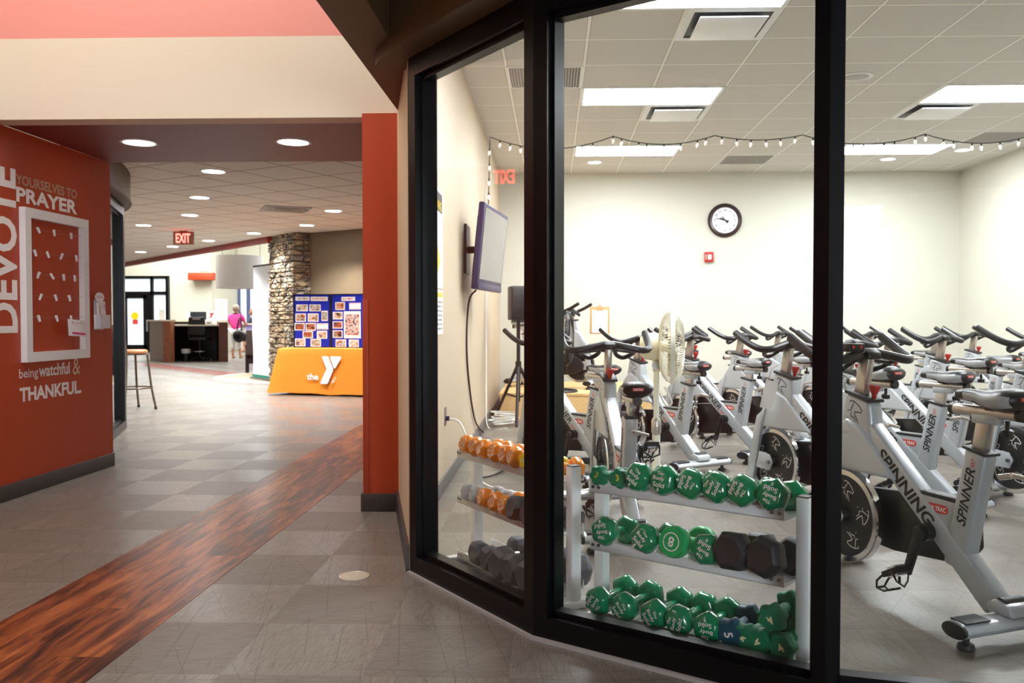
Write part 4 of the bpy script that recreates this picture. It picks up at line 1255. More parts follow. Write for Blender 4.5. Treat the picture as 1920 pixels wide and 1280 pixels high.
o = MB().tube(smoothpath([(-.19, 6.5, .04), (-.32, 6.35, .02), (-.42, 6.1, .012), (-.48, 6.0, .012), (-.56, 5.95, .02)], 6), [.007] * 22 + [.02] * 3, 6).build('adapter_cable', M_cable)
tag(o, 'short black cable lying in front of the power strip', 'cord')
# poster on the left gym wall
t = thing('wall_poster', 'tall white exercise poster with yellow and black heading on the left gym wall', 'poster', (GX, 0, 0))
MB().bx(.001, .004, 4.62, 5.54, 1.32, 1.945).build('sheet', M_paper, t)
MB().bx(.004, .005, 4.66, 5.50, 1.80, 1.92).build('heading_band', M_black, t)
text('heading', 'CARDIO TRAINING', M_yellow, (.0055, 5.08, 1.84), Y_, Z_, .76, .06, .02, t)
MB().prism([(4.8, 1.72), (5.3, 1.42), (5.42, 1.5), (4.9, 1.78)], .004, .005, a=Y_, b=Z_, n=X_).build('figure', M_yellow, t)
MB().prism([(5.0, 1.6), (5.2, 1.38), (5.24, 1.4), (5.05, 1.64)], .0055, .006, a=Y_, b=Z_, n=X_).build('figure', M_grille, t)
t = thing('wall_chart', 'white chart of small print below the exercise poster', 'poster', (GX, 0, 0))
MB().bx(.001, .004, 4.66, 5.53, 1.03, 1.31).build('sheet', M_paper, t)
MB().bx(.004, .005, 4.7, 5.5, 1.265, 1.295).build('heading_band', M_yellow, t)
b = MB(); mr = random.Random(8)
for r in range(7):
    y = 4.72
    while y < 5.45:
        wd = mr.uniform(.03, .12); b.bx(.004, .005, y, min(y + wd, 5.49), 1.06 + .028 * r, 1.072 + .028 * r); y += wd + .03
b.build('print', mat('grey_ink', (130, 130, 134), .6), t)
# wooden platform, speaker, fans
t = thing('platform', 'low pine instructor platform at the back left of the gym', 'platform', (0, 0, 0))
MB().bx(-.60, 1.10, 9.45, 11.30, .28, .31).build('deck', M_pine, t, bevel=.004)
MB().bx(-.59, 1.09, 9.46, 9.49, 0, .28).build('front_panel', M_pine, t); MB().bx(-.59, -.56, 9.49, 11.29, 0, .28).build('side_panel', M_pine, t); MB().bx(1.06, 1.09, 9.49, 11.29, 0, .28).build('side_panel', M_pine, t)
t = thing('speaker_stand', 'black tripod speaker stand in front of the wooden platform', 'speaker stand', (-.37, 9.1, 0))
MB().tube([(0, 0, .25), (0, 0, 1.12)], .02).build('pole', M_black, t); MB().tube([(0, 0, .55), (0, 0, .68)], .032).build('collar', M_black, t)
for k in range(3):
    a = 2.6 + k * 2 * PI / 3
    lg = MB().tube([(.02 * math.cos(a), .02 * math.sin(a), .62), (.33 * math.cos(a), .33 * math.sin(a), .02)], .017, 8).build('leg', M_black, t)
    MB().tube([(.02 * math.cos(a), .02 * math.sin(a), .30), (.17 * math.cos(a), .17 * math.sin(a), .33)], .01, 6).build('brace', M_black, lg)
t = thing('loudspeaker', 'dark grey loudspeaker on the tripod stand by the back corner', 'loudspeaker', (-.34, 9.1, 1.12), .35)
MB().prism([(-.15, -.12), (.15, -.12), (.11, .14), (-.11, .14)], 0, .36, a=X_, b=Y_, n=Z_).build('cabinet', M_spk, t, bevel=.015)
MB().bx(-.03, .03, .138, .15, .08, .3).build('control_panel', M_black, t); MB().bx(-.135, .135, -.135, -.12, .02, .34).build('grille', M_black, t, bevel=.006)


def fan(name, label, loc, rz, r, hc, mf, mb_, base_z=0, ped=True, pole_off=-.10):
    """pedestal fan blowing along local +X, head centre height hc"""
    t = thing(name, label, 'fan', loc, rz)
    b = MB()
    for sgn, dep in ((1, .075), (-1, .085)):
        for k in range(80):
            a = 2 * PI * k / 80; tw_ = .25 * sgn
            pts = []
            for u in (0, .25, .5, .75, .93, 1.0):
                rr_ = r * (.16 + .84 * u); aa = a + tw_ * (1 - u)
                x = sgn * dep * math.sqrt(max(0, 1 - u ** 2.6))
                pts.append((x, rr_ * math.cos(aa), hc + rr_ * math.sin(aa)))
            b.tube(pts, .0026, 4, cap=False)
        b.lathe([(.001, sgn * dep), (r * .17, sgn * dep), (r * .17, sgn * (dep - .006)), (.001, sgn * (dep - .006))], (0, 0, hc), (1, 0, 0), 24)
    b.build('grille', mf, t, smooth=False)
    MB().lathe([(r - .004, -.014), (r + .006, -.014), (r + .006, .014), (r - .004, .014)], (0, 0, hc), (1, 0, 0), 48, closed=True).build('grille_ring', mf, t)
    b = MB()
    for k in range(3):
        a0 = k * 2 * PI / 3; vs = []
        for i in range(7):
            u = i / 6
            for j in (0, 1):
                aa = a0 + j * (.95 - .15 * u); rr_ = r * (.16 + .70 * u)
                vs.append(((.03 - .055 * j), rr_ * math.cos(aa), hc + rr_ * math.sin(aa)))
        vs += [(x - .003, y, z) for x, y, z in vs]
        fs = []
        for i in range(6): q = 2 * i; fs += [(q, q + 1, q + 3, q + 2), (14 + q, 14 + q + 2, 14 + q + 3, 14 + q + 1)]
        b.add(vs, fs)
    b.build('blades', mb_, t)
    MB().lathe([(.03, .02), (.035, -.07), (.085, -.085), (.09, -.12), (.082, -.18), (.055, -.205), (.001, -.21)], (0, 0, hc), (1, 0, 0), 28).build('motor_housing', mb_, t)
    p = pole_off
    MB().lathe([(.03, -.03), (.03, .03)], (p, .0, hc - .12), (0, 1, 0), 16).build('tilt_knob', M_brush, t)
    MB().bx(p - .025, p + .025, -.02, .02, hc - .16, hc - .07).build('bracket', mb_, t, bevel=.006)
    MB().tube([(p, 0, .42), (p, 0, hc - .13)], .018).build('pole', mf, t)
    MB().lathe([(.024, .38), (.032, .40), (.032, .47), (.024, .49)], (p, 0, 0), seg=20).build('height_collar', M_brush, t)
    MB().tube([(p, 0, .03), (p, 0, .42)], .026).build('outer_pole', mf, t)
    MB().tube(smoothpath([(p + .02, .02, hc - .3), (p + .06, .03, hc - .38), (p + .1, .03, hc - .36), (p + .05, .02, hc - .26)], 5), .006, 6).build('cord', mf, t)
    MB().lathe([(.001, 0), (.22, 0), (.225, .012), (.21, .026), (.05, .045), (.03, .06), (.001, .06)], (p, 0, 0), seg=48).build('base', mf, t)
    return t


fan('pedestal_fan', 'white pedestal fan standing among the bikes left of the clock', (.765, 5.50, 0), -.12, .235, .95, M_fanw, M_fanw2)
fan('pedestal_fan', 'black pedestal fan on the wooden platform behind the left mullion', (.16, 9.66, .31), .0, .31, .60, M_black, M_black)

# ================================================================== DUMBBELL RACKS
def rack(label, L, R_):
    L = V((L[0], L[1], 0)); R_ = V((R_[0], R_[1], 0)); d = (R_ - L); ln = d.length; rz = math.atan2(d.y, d.x)
    t = thing('dumbbell_rack', label, 'dumbbell rack', L, rz, 'white dumbbell racks')
    for x in (0, ln):
        up = MB().bx(x - .021, x + .021, .0, .045, .035, .555).build('upright', M_whitemetal, t, bevel=.004)
        MB().bx(x - .018, x + .018, .003, .042, .555, .559).build('end_cap', M_black, up)
        MB().bx(x - .021, x + .021, -.20, .22, 0, .035).build('foot', M_whitemetal, t, bevel=.004)
    for z in (.490, .280, .042):
        tr = MB()
        tl_ = .19 if z > .1 else 0.0
        P = [(-.092, -.008), (-.092, .026), (-.088, .026), (-.088, .0), (.085, .022), (.085, .055), (.089, .055), (.089, .016), (-.085, -.012)]
        tr.prism([(p, q + z - p * tl_) for p, q in P], .0225, ln - .0225, a=Y_, b=Z_, n=X_)
        ob = tr.build('tray', M_whitemetal, t, bevel=.001, bseg=1)
        for x in (.05, ln - .05):
            for dx in (-.012, .012): MB().lathe([(.006, 0), (.006, .005)], (x + dx, -.092, z + .010 + .092 * tl_), (0, -1, 0), 8).build('bolt', M_steel, ob)
    return t, L, d.normalized(), rz


R1, L1, D1, rz1 = rack('white three-tier rack holding the green dumbbells', (.171, 3.181), (.792, 2.722))
R2, L2, D2, rz2 = rack('white three-tier rack holding the orange and grey dumbbells', (-.375, 3.947), (.061, 3.284))


def db_head(kind, r, l, sgn, ext):
    """one head; inner face at |y|=ext, outward along sgn*y"""
    m = MB()
    if kind == 'hex':
        prof = [(.42 * r, 0), (.80 * r, .05 * l), (r, .30 * l), (r, .66 * l), (.82 * r, .93 * l), (.62 * r, l)]
        m.lathe(prof, (0, sgn * ext, 0), (0, sgn, 0), 6)
    elif kind == 'rubber':
        prof = [(.5 * r, 0), (.78 * r, .02 * l), (r, .26 * l), (r, .74 * l), (.74 * r, l), (.66 * r, .985 * l)]
        m.lathe(prof, (0, sgn * ext, 0), (0, sgn, 0), 6)
    elif kind == 'star':
        prof = [(.4 * r, 0), (.8 * r, .08 * l), (.97 * r, .25 * l), (r, .5 * l), (.95 * r, .8 * l), (.8 * r, l)]
        m.lathe(prof, (0, sgn * ext, 0), (0, sgn, 0), 48, lobe=lambda a: 1 + .11 * math.cos(6 * a))
    else:
        prof = [(.4 * r, 0), (.75 * r, .06 * l), (.95 * r, .25 * l), (r, .5 * l), (.97 * r, .8 * l), (.88 * r, l)]
        m.lathe(prof, (0, sgn * ext, 0), (0, sgn, 0), 32)
    return m


def make_db(kind, r, mh, hand_m, mark, mark_m, l=None):
    """dumbbell with its axis along local Y, marked head toward -Y"""
    l = l or r * 1.25
    t = thing('dumbbell', 'x', 'dumbbell')
    ext = .055
    for sgn in (-1, 1):
        h = db_head(kind, r, l, sgn, ext).build('head', mh, t, bevel={'hex': .010, 'rubber': .004}.get(kind, 0), bseg=3, ang=45 if kind != 'rubber' else 25)
        c = (0, sgn * (ext + l), 0); rt = X_ if sgn < 0 else -X_
        if mark:
            mk = MB()
            if len(mark) == 1:
                add_text(mk, mark, c, rt, Z_, None, r * .62, .02)
                if kind == 'round':
                    n = 24; ring = [(.40 * r * 1.35 * math.cos(k * PI / 12), .40 * r * 1.35 * math.sin(k * PI / 12)) for k in range(n + 1)]
                    stroke(mk, ring, .004, c, rt, Z_)
            else:
                add_text(mk, 'The', V(c) + Z_ * r * .40, rt, Z_, r * .45, r * .2, .01)
                add_text(mk, 'Body', V(c) + Z_ * r * .06 - rt * r * .06, rt, Z_, r * .80, r * .30, .012)
                add_text(mk, 'Solid', V(c) - Z_ * r * .30, rt, Z_, r * .80, r * .28, .012)
                add_text(mk, mark[-1], V(c) - Z_ * r * .60, rt, Z_, None, r * .2, .01)
            mk.build('mark', mark_m, h, smooth=False)
    hr = .0165 if kind != 'rubber' else .015
    MB().tube([(0, -ext - .004, 0), (0, -.03, 0), (0, 0, 0), (0, .03, 0), (0, ext + .004, 0)], [hr * .95, hr, hr * 1.12, hr, hr * .95], 14).build('handle', hand_m, t)
    return t


PR = dict(
    green=make_db('hex', .056, M_green, M_green, 'logo8', M_lwhite),
    gsmall=make_db('star', .036, M_green2, M_green2, '3', M_yellow, .045),
    star=make_db('star', .044, M_green2, M_green2, '4', mat('pale_yellow_ink', (236, 232, 180), .5), .05),
    teal=make_db('star', .047, M_teal, M_teal, '5', M_lwhite, .055),
    ball=make_db('round', .055, M_green3, M_green3, '8', M_lwhite, .06),
    black=make_db('rubber', .068, M_rubber, M_chrome, None, None, .085),
    hexs=make_db('rubber', .056, M_hexrub, M_chrome, None, None, .075),
    hexl=make_db('rubber', .070, M_hexrub, M_chrome, None, None, .095),
    orange=make_db('hex', .047, M_orange, M_orange, 'logo5', M_lwhite),
    grey=make_db('hex', .043, M_grey, M_grey, None, None),
    yellow=make_db('hex', .043, M_yellow, M_yellow, '2', M_lwhite),
)
used = set()
dr_ = random.Random(11)


def put_db(kind, L, D, rz, s, z, label, group, roll=None, yaw=0, dn=0.0, tilt=0.0):
    src = PR[kind]
    N_ = V((-D.y, D.x, 0))
    p = L + D * s + N_ * (-.012 + dn); p.z = z
    if kind in used: o = dup(src, p, None, label, group)
    else: o = src; used.add(kind); o['label'] = label; o['group'] = group; o.location = p
    ax = Euler((0, dr_.uniform(-3.14, 3.14) if roll is None else roll, 0)).to_matrix()
    o.rotation_euler = (Matrix.Rotation(rz + yaw, 3, 'Z') @ Matrix.Rotation(tilt, 3, 'X') @ ax).to_euler()
    return o


RH = {k: v for k, v in (('green', .049), ('gsmall', .036), ('star', .044), ('teal', .048), ('ball', .055), ('black', .06), ('hexs', .049), ('hexl', .062), ('orange', .041), ('grey', .038), ('yellow', .038))}
ORD = ('first', 'second', 'third', 'fourth', 'fifth', 'sixth', 'seventh', 'eighth', 'ninth', 'tenth', 'eleventh')
KN = dict(green='glossy green hexagonal dumbbell', gsmall='small green star-shaped dumbbell', star='green star-shaped dumbbell marked 4', teal='dark teal star-shaped dumbbell marked 5', ball='bright green round-headed dumbbell marked 8',
          black='black rubber hexagonal dumbbell', hexs='small dark grey rubber dumbbell', hexl='large dark grey rubber dumbbell', orange='orange vinyl dumbbell', grey='pale grey vinyl dumbbell', yellow='yellow vinyl dumbbell')
TZs = (.502, .292, .052)
TN = ('top', 'middle', 'bottom')
G1 = [[('gsmall', .064), ('gsmall', .142), ('green', .235), ('green', .34), ('green', .43), ('green', .534), ('green', .622), ('green', .712)],
      [('green', .085), ('green', .258), ('ball', .38), ('green', .492), ('black', .595), ('black', .705)],
      [('green', .07), ('green', .178), ('green', .300), ('green', .395), ('green', .492), ('teal', .572), ('star', .628), ('star', .680), ('star', .744)]]
G2 = [[('orange', .125), ('orange', .212), ('orange', .299), ('orange', .386), ('orange', .473), ('orange', .56), ('yellow', .64), ('orange', .73)],
      [('grey', .13), ('grey', .215), ('orange', .303), ('orange', .39), ('orange', .477), ('hexs', .585), ('hexs', .70)],
      [('hexs', .265), ('hexs', .365), ('hexl', .475), ('hexl', .595), ('hexl', .71)]]
for (G, L, D, rz, rn) in ((G1, L1, D1, rz1, 'green'), (G2, L2, D2, rz2, 'orange')):
    for i, tier in enumerate(G):
        for j, (k, s) in enumerate(tier):
            lb = '%s, %s from left on %s tier of %s rack' % (KN[k], ORD[j], TN[i], rn)
            put_db(k, L, D, rz, s, TZs[i] + RH[k] + .008, lb, 'dumbbells on the %s rack' % rn, yaw=dr_.uniform(-.10, .10), tilt=-.188 if i < 2 else 0)
for k, s, lb in (('star', .712, 'green star-shaped dumbbell marked 4 stacked upon two others at the bottom right'),):
    put_db(k, L1, D1, rz1, s, TZs[2] + .044 * 3 + .002, lb, 'dumbbells on the green rack', yaw=.05)

# ================================================================== SPIN BIKES
def dirv(a, b_):
    d = V((b_[0] - a[0], 0, b_[1] - a[1])); d.normalize(); return d


def bar2(mb, p, q, wd, hy, taper=1.0):
    """rectangular tube from p to q in the side plane (f,z), width wd, half thickness hy"""
    d = V((q[0] - p[0], q[1] - p[1], 0)).normalized(); n = V((-d.y, d.x, 0)) * wd / 2; n2 = n * taper
    mb.prism([(p[0] + n.x, p[1] + n.y), (p[0] - n.x, p[1] - n.y), (q[0] - n2.x, q[1] - n2.y), (q[0] + n2.x, q[1] + n2.y)], -hy, hy)


MT0, MT1 = (.72, .69), (.05, .105)      # main tube
ST0, ST1 = (.225, .20), (.135, .645)    # seat tube
WC = (.825, .268)                        # flywheel centre


def make_bike(nxt=True):
    t = thing('spin_bike', 'x', 'exercise bike')
    b = MB()
    bar2(b, MT0, MT1, .092, .036); bar2(b, ST0, ST1, .098, .034, .94)
    fr = b.build('frame', M_silver, t, bevel=.014, bseg=3)
    b = MB()
    b.prism([(.635, .60), (.66, .775), (.80, .81), (.845, .62), (.80, .56), (.70, .56)], -.040, .040)
    b.build('head_tube', M_silver, t, bevel=.018, bseg=3)
    b = MB()
    b.prism([(.785, .70), (.835, .66), (.875, .61), (.945, .478), (.50, .478), (.525, .505), (.70, .665)], -.052, .052)
    b.build('shroud', M_silver, t, bevel=.012, bseg=3)
    b = MB()
    for sy in (-1, 1):
        b.prism([(.845, .60), (.925, .54), (1.035, .085), (.965, .085), (.88, .50)], sy * .036, sy * .060)
        b.prism([(.955, .33), (.98, .225), (.82, .218), (.795, .268), (.82, .315)], sy * .044, sy * .052)
    b.build('fork', M_silver, t, bevel=.006)
    b = MB(); b.prism([(.45, .452), (.165, .44), (.175, .36), (.215, .22), (.235, .24)], -.028, .028)
    g = b.build('gusset', M_silver, t, bevel=.008)
    MB().box((.30, 0, .452), (.215, .062, .016)).build('edge_trim', M_rubber, g, bevel=.005)
    # red pill badge
    bd = MB(); n = 10; ph = [(.345 - .04 + .017 * math.cos(PI / 2 + PI * k / n), .405 + .017 * math.sin(PI / 2 + PI * k / n)) for k in range(n + 1)] + [(.345 + .045 + .017 * math.cos(-PI / 2 + PI * k / n), .405 + .017 * math.sin(-PI / 2 + PI * k / n)) for k in range(n + 1)]
    ph = [(p[0] - .035, p[1]) for p in ph]
    bd.prism(ph, .028, .0295); bdo = bd.build('badge', M_lred, g, smooth=False)
    text('lettering', 'STAR TRAC', M_lwhite, (.313, .0297, .405), -X_, Z_, .102, .018, .03, bdo)
    # lettering on the left of the tubes
    dm = dirv(MT0, MT1); un = V((-dm.z, 0, dm.x)); un = un if un.z > 0 else -un
    mid = V(((MT0[0] + MT1[0]) / 2, .0365, (MT0[1] + MT1[1]) / 2))
    if nxt:
        text('lettering', 'SPINNER', M_letter, mid - dm * .14, dm, un, .29, .050, .018, fr, .25)
        text('lettering', 'NXT', M_lred, mid + dm * .045 - un * .012, dm, un, .055, .022, .01, fr, .25)
    else:
        text('lettering', 'SPINNING', M_letter, mid - dm * .10, dm, un, .37, .054, .028, fr, .2)
    ds = dirv(ST0, ST1); us = V((-ds.z, 0, ds.x)); us = us if us.x > 0 else -us
    ms = V(((ST0[0] + ST1[0]) / 2, .0345, (ST0[1] + ST1[1]) / 2))
    text('lettering', 'SPINNER', M_letter, ms + ds * .055, ds, us, .22, .042, .018, fr, .25)
    text('lettering', 'NXT', M_lred, ms + ds * .185 - us * .004, ds, us, .036, .018, .01, fr, .25)
    e = MB(); emblem(e, (.735, .0405, .735), -X_, Z_, .085, .055); e.build('emblem', M_letter, fr, smooth=False)
    MB().prism([(.655, .773), (.655, .789), (.70, .803), (.803, .822), (.806, .806), (.70, .787)], -.042, .042).build('head_cap', M_rubber, t, bevel=.005)
    # red pop knob
    MB().lathe([(.010, 0), (.010, .025), (.013, .03), (.024, .058), (.022, .066), (.001, .067)], (.672, 0, .782), (-.1, 0, 1), 16).build('resistance_knob', M_redp, t)
    # handlebar
    b = MB(); bar2(b, (.745, .80), (.715, .965), .062, .018); b.build('handlebar_post', M_brush, t, bevel=.008)
    b = MB()
    b.prism([(.66, .955), (.665, .985), (.70, 1.004), (.74, .995), (.775, .955), (.755, .935), (.70, .955)], -.036, .036)
    b.build('handlebar_clamp', M_black, t, bevel=.01)
    b = MB()
    for s in (-1, 1):
        b.tube(smoothpath([(.705, .02 * s, .985), (.69, .10 * s, .968), (.685, .18 * s, .952), (.715, .228 * s, .955), (.79, .245 * s, .985), (.90, .25 * s, 1.045)], 5), .0195, 10)
        b.tube(smoothpath([(.705, .045 * s, .972), (.77, .05 * s, .93), (.79, .095 * s, .905), (.77, .145 * s, .925), (.70, .155 * s, .956)], 5), .0125, 8)
        b.tube([(.705, .03 * s, .965), (.745, .052 * s, .95), (.745, .148 * s, .938)], .010, 8)
    b.build('handlebar', M_saddle, t)
    # saddle and its post
    b = MB(); bar2(b, (.14, .635), (.115, .775), .058, .017); b.build('seat_post', M_brush, t, bevel=.007)
    dc = ST1; MB().prism([(.085, .632), (.188, .652), (.188, .664), (.083, .644)], -.037, .037).build('seat_collar', M_rubber, t, bevel=.004)
    sl = MB().tube([(-.02, 0, .79), (.25, 0, .79)], .021, 14).build('seat_slider', M_brush, t)
    MB().tube([(-.035, 0, .79), (-.015, 0, .79)], .0225, 14).tube([(.25, 0, .79), (.268, 0, .79)], .0225, 14).build('slider_cap', M_black, sl)
    MB().box((.11, 0, .765), (.11, .04, .035)).build('slider_clamp', M_silver, sl, bevel=.006)
    MB().tube([(.045, -.02, .765), (.045, -.02, .735)], .008).lathe([(.02, 0), (.022, .02), (.012, .026)], (.045, -.02, .71), seg=12).build('slider_knob', M_black, sl)
    secs = [(-.045, .03, .845, .012), (-.035, .072, .846, .03), (0, .088, .846, .038), (.05, .078, .842, .036), (.10, .050, .84, .03), (.15, .030, .845, .024), (.20, .024, .848, .021), (.235, .020, .846, .017), (.25, .008, .842, .008)]
    b = MB(); K_ = 16; vs = []
    for f, wd, z, h in secs:
        for k in range(K_):
            a = 2 * PI * k / K_; zz = math.sin(a)
            vs.append((f, math.cos(a) * wd, z + (zz * h if zz > 0 else zz * h * 1.2)))
    for i in range(len(secs) - 1):
        for k in range(K_):
            b.m = 1 if (k in (9, 10, 14, 15, 8, 0) and 1 <= i <= 5) else 0
            b.f.append((i * K_ + k, i * K_ + (k + 1) % K_, (i + 1) * K_ + (k + 1) % K_, (i + 1) * K_ + k)); b.mi.append(b.m)
    b.v = vs; b.f.append(tuple(range(K_ - 1, -1, -1))); b.mi.append(0); b.f.append(tuple(range(len(vs) - K_, len(vs)))); b.mi.append(0)
    sd = b.build('saddle', [M_saddle, M_saddle2], t, ang=60)
    MB().tube([(.02, .03, .815), (.08, .025, .808), (.16, .018, .826)], .005, 6).tube([(.02, -.03, .815), (.08, -.025, .808), (.16, -.018, .826)], .005, 6).box((.085, 0, .808), (.04, .04, .02)).build('saddle_rails', M_black, sd)
    bb = MB().box((-.046, 0, .848), (.008, .055, .014)).build('badge', M_lred, sd, bevel=.003)
    text('lettering', 'STAR TRAC', M_lwhite, (-.0505, 0, .848), -Y_, Z_, .045, .008, .03, bb)
    MB().tube([(.075, -.02, .56), (.02, -.02, .575)], .011, 10).tube([(.02, -.02, .575), (-.005, -.06, .565), (-.005, .02, .585)], .008, 8).build('adjust_lever', M_brush, t)
    # flywheel
    fw = MB().lathe([(.03, -.014), (.178, -.014), (.178, .014), (.03, .014)], (WC[0], 0, WC[1]), (0, 1, 0), 56).build('flywheel', M_black, t)
    MB().lathe([(.176, -.020), (.198, -.020), (.203, -.014), (.203, .014), (.198, .020), (.176, .020)], (WC[0], 0, WC[1]), (0, 1, 0), 64, closed=True).build('rim', M_chrome, fw)
    MB().lathe([(.022, -.05), (.022, .05)], (WC[0], 0, WC[1]), (0, 1, 0), 16).lathe([(.011, -.066), (.011, .066)], (WC[0], 0, WC[1]), (0, 1, 0), 12).build('hub', M_steel, fw)
    e = MB()
    for k in range(5):
        a = k * 2 * PI / 5 + .5; r_ = V((math.cos(a), 0, math.sin(a))); tt = V((0, 1, 0)).cross(r_)
        emblem(e, V((WC[0], .0145, WC[1])) + r_ * .115, -tt if (-tt).cross(r_).y > 0 else tt, r_, .072, .055)
    e.build('emblem', M_lwhite, fw, smooth=False)
    b = MB(); b.prism([(.19, .27), (.235, .215), (.30, .185), (.62, .155), (.80, .165), (.895, .215), (.905, .285), (.86, .35), (.76, .40), (.46, .425), (.33, .43), (.24, .40), (.195, .34)], -.088, -.058)
    b.build('chain_guard', M_black, t, bevel=.01)
    # cranks and pedals
    BB = V((.335, 0, .31)); ca = V((.32, 0, -.947)).normalized()
    MB().lathe([(.034, -.07), (.034, .075)], BB, (0, 1, 0), 20).build('bottom_bracket', M_black, t)
    for s in (1, -1):
        c_ = ca * s; y = .085 * s
        p = BB + V((0, y, 0)); q = p + c_ * .165
        cr = MB()
        n_ = V((c_.z, 0, -c_.x))
        cr.prism([(-.016, -.022), (.18, -.018), (.18, .018), (-.016, .022)], -.008, .008, o=p, a=c_, b=n_, n=Y_)
        cr.lathe([(.026, -.012), (.026, .012)], p, (0, 1, 0), 20)
        crk = cr.build('crank_arm', M_black, t, bevel=.004)
        pd = MB(); tl = Matrix.Rotation(.5, 3, 'Y'); o_ = q + V((0, .055 * s, 0))
        pd.m = 0; pd.box(o_, (.085, .075, .022), tl); pd.tube([q, o_], .008, 8)
        pd.m = 1; pd.box(o_ + tl @ V((0, 0, .014)), (.05, .045, .012), tl); pd.box(o_ - tl @ V((0, 0, .014)), (.05, .045, .012), tl)
        pd.m = 0
        for yy in (-.032, .032):
            pd.tube([o_ + tl @ V(v) for v in ((.04, yy, 0), (.09, yy * .9, -.012), (.115, yy * .6, -.035), (.09, yy * .4, -.055), (.03, yy * .5, -.06))], .005, 6)
        pd.tube([o_ + tl @ V(v) for v in ((.115, -.02, -.035), (.115, .02, -.035))], .005, 6)
        pd.tube([o_ + tl @ V(v) for v in ((-.02, .042, 0), (-.03, .045, -.04), (-.01, .0, -.062), (.01, -.045, -.04), (-.02, -.042, 0))], .006, 6, flat=.4)
        pd.tube([o_ + tl @ V(v) for v in ((-.03, .045, -.04), (-.06, .06, -.05), (-.075, .065, -.03))], .006, 6, flat=.4)
        pd.build('pedal', [M_black, M_chrome], crk, bevel=.002, bseg=1)
    # stabilisers
    for f, nm_ in ((0, 'rear'), (1.0, 'front')):
        b = MB(); P = []
        for k in range(16):
            a = 2 * PI * k / 16; P.append((f + (.052 * math.cos(a)) * (1 if abs(math.cos(a)) > .4 else 1.2), .072 + .028 * math.sin(a)))
        b.prism(P, -.255, .255)
        st = b.build('stabiliser', M_silver, t)
        for s in (-1, 1):
            MB().prism([(p[0], p[1]) for p in P], s * .255, s * .268).build('end_cap', M_black, st, bevel=.004)
            MB().lathe([(.026, 0), (.03, .006), (.026, .02), (.012, .022), (.012, .05)], (f, .21 * s, 0), seg=14).build('foot', M_rubber, st)
        if f == 0:
            for s in (-1, 1): MB().box((0, .19 * s, .1), (.07, .11, .008)).build('grip_pad', M_rubber, st, bevel=.003)
            MB().prism([(-.05, .098), (.05, .098), (.06, .13), (.02, .15), (-.035, .135)], -.06, .06).build('joint', M_silver, st, bevel=.01)
            MB().lathe([(.022, -.048), (.022, .048)], (.005, 0, .135), (0, 1, 0), 14).build('joint_pad', M_rubber, st)
        else:
            for s in (-1, 1): MB().lathe([(.028, -.012), (.028, .012)], (1.06, .17 * s, .045), (0, 1, 0), 18).build('transport_wheel', M_rubber, st)
    return t


BK = make_bike(True); BS = make_bike(False)
usedb = set()


def put_bike(kind, rear, phi, label, seat=0, bar=0, crank=None):
    """rear: floor point under the rear foot bar; phi: heading, degrees from the left toward the back"""
    src = BK if kind == 'n' else BS
    rz = PI - math.radians(phi)
    p = (rear[0], rear[1], rear[2] if len(rear) > 2 else 0)
    if kind in usedb: o = dup(src, p, rz, label)
    else:
        o = src; usedb.add(kind); o.location = p; o.rotation_euler = (0, 0, rz); o['label'] = label
    o['group'] = 'spin bikes in the gym'
    for c in o.children:
        n = c.name.split('.')[0]
        if n in ('saddle', 'seat_slider'): c.location.z += seat
        if n == 'seat_post': c.location.z += min(seat, .0) + max(0, seat) * .5
        if n in ('handlebar', 'handlebar_clamp', 'handlebar_post'): c.location.z += bar
    return o


def rear_of(saddle, phi):
    a = math.radians(phi); return (saddle[0] + .11 * math.cos(a), saddle[1] - .11 * math.sin(a))


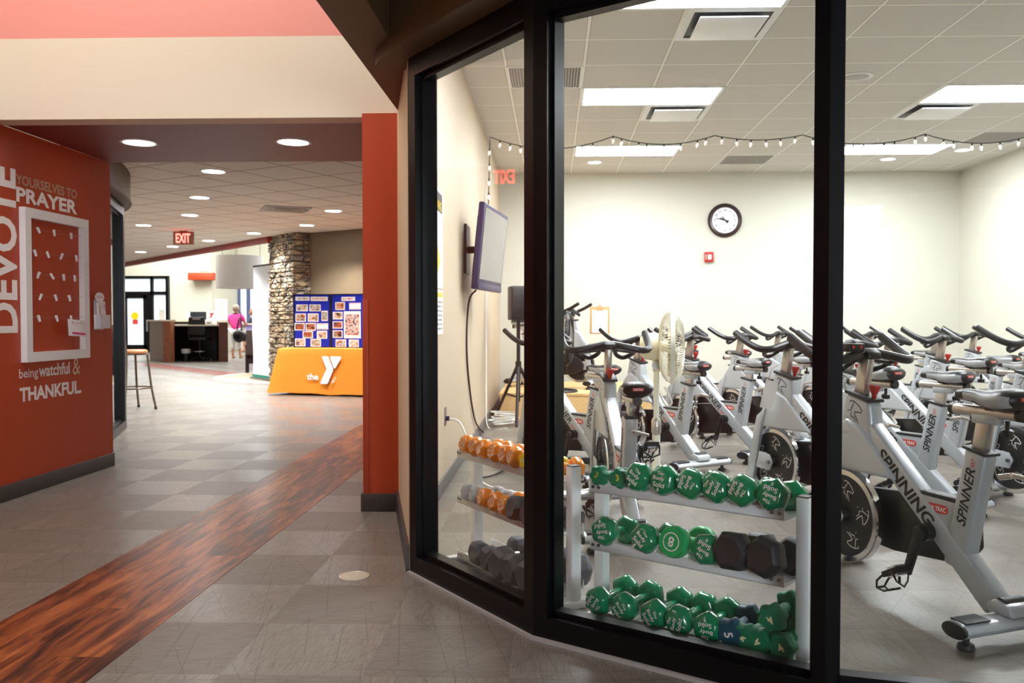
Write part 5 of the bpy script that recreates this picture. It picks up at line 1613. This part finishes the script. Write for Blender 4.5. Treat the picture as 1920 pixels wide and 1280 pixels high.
BIKES = [
    ('s', (1.60, 3.00), 68, 'nearest silver spin bike, at the right with long lettering down its sloping tube', 0, 0),
    ('n', (.40, 4.12), 83, 'silver spin bike seen straight from behind, left of the white fan', -.06, 0),
    ('s', (1.74, 4.45), 61, 'silver spin bike just left of the thick mullion with its flywheel facing out', 0, .0),
    ('n', (.39, 5.80), 52, 'silver spin bike behind the left mullion with only its saddle and crank in view', 0, 0),
    ('n', (1.08, 6.25), 57, 'silver spin bike directly behind the white fan', 0, 0),
    ('n', (1.66, 6.80), 48, 'silver spin bike whose handlebar is just right of the white fan', 0, 0),
    ('n', (2.24, 7.50), 48, 'silver spin bike with handlebar below the red fire alarm', 0, 0),
    ('n', (2.27, 4.80), 56, 'silver spin bike right of the thick mullion, first behind the nearest bike', .02, 0),
    ('s', (2.83, 5.66), 57, 'silver spin bike right of the thick mullion, second behind the nearest bike', 0, 0),
    ('n', (3.50, 6.36), 60, 'silver spin bike beyond the nearest saddle at right', 0, 0),
    ('n', (3.20, 4.55), 62, 'silver spin bike cut off by the right edge of the picture', 0, .03),
    ('n', (1.95, 8.75), 52, 'silver spin bike in the back row, below the clock', 0, 0),
    ('n', (2.95, 8.95), 50, 'silver spin bike in the back row, left of the thick mullion', 0, 0),
    ('n', (3.85, 8.75), 55, 'silver spin bike in the back row, just right of the thick mullion', 0, 0),
    ('n', (3.95, 7.45), 58, 'silver spin bike in the row before the last, right of the thick mullion', 0, 0),
    ('n', (4.66, 7.00), 62, 'silver spin bike near the block wall at right', 0, 0),
    ('n', (4.72, 8.35), 60, 'silver spin bike in the back row, by the right corner', 0, 0),
    ('n', (3.05, 7.75), 50, 'silver spin bike behind the thick mullion in the middle rows', 0, 0),
    ('n', (-.46, 10.50, .31), 200, 'instructor spin bike on the wooden platform, facing the class', 0, -.04),
]
for a in BIKES: put_bike(*a)

# small black console clipped on the nearest bike, paper tag on another
cs = MB().box((.70, .085, 1.005), (.045, .085, .035)).build('console', M_black, BS, bevel=.006)
for y in (.065, .105): MB().lathe([(.008, 0), (.008, .003)], (.678, y, 1.008), (-1, 0, 0), 12).build('button', M_redp, cs)
t = thing('paper_tag', 'white paper tag hanging at the front of the bike left of the thick mullion', 'tag', (1.275, 5.07, .80), -.5)
MB().box((0, 0, -.12), (.075, .002, .17), Matrix.Rotation(.22, 3, 'Y')).build('sheet', M_paper, t)
MB().tube([(-.005, 0, -.035), (.01, .01, .03), (.05, .06, .06)], .002, 5).build('string', M_string, t)
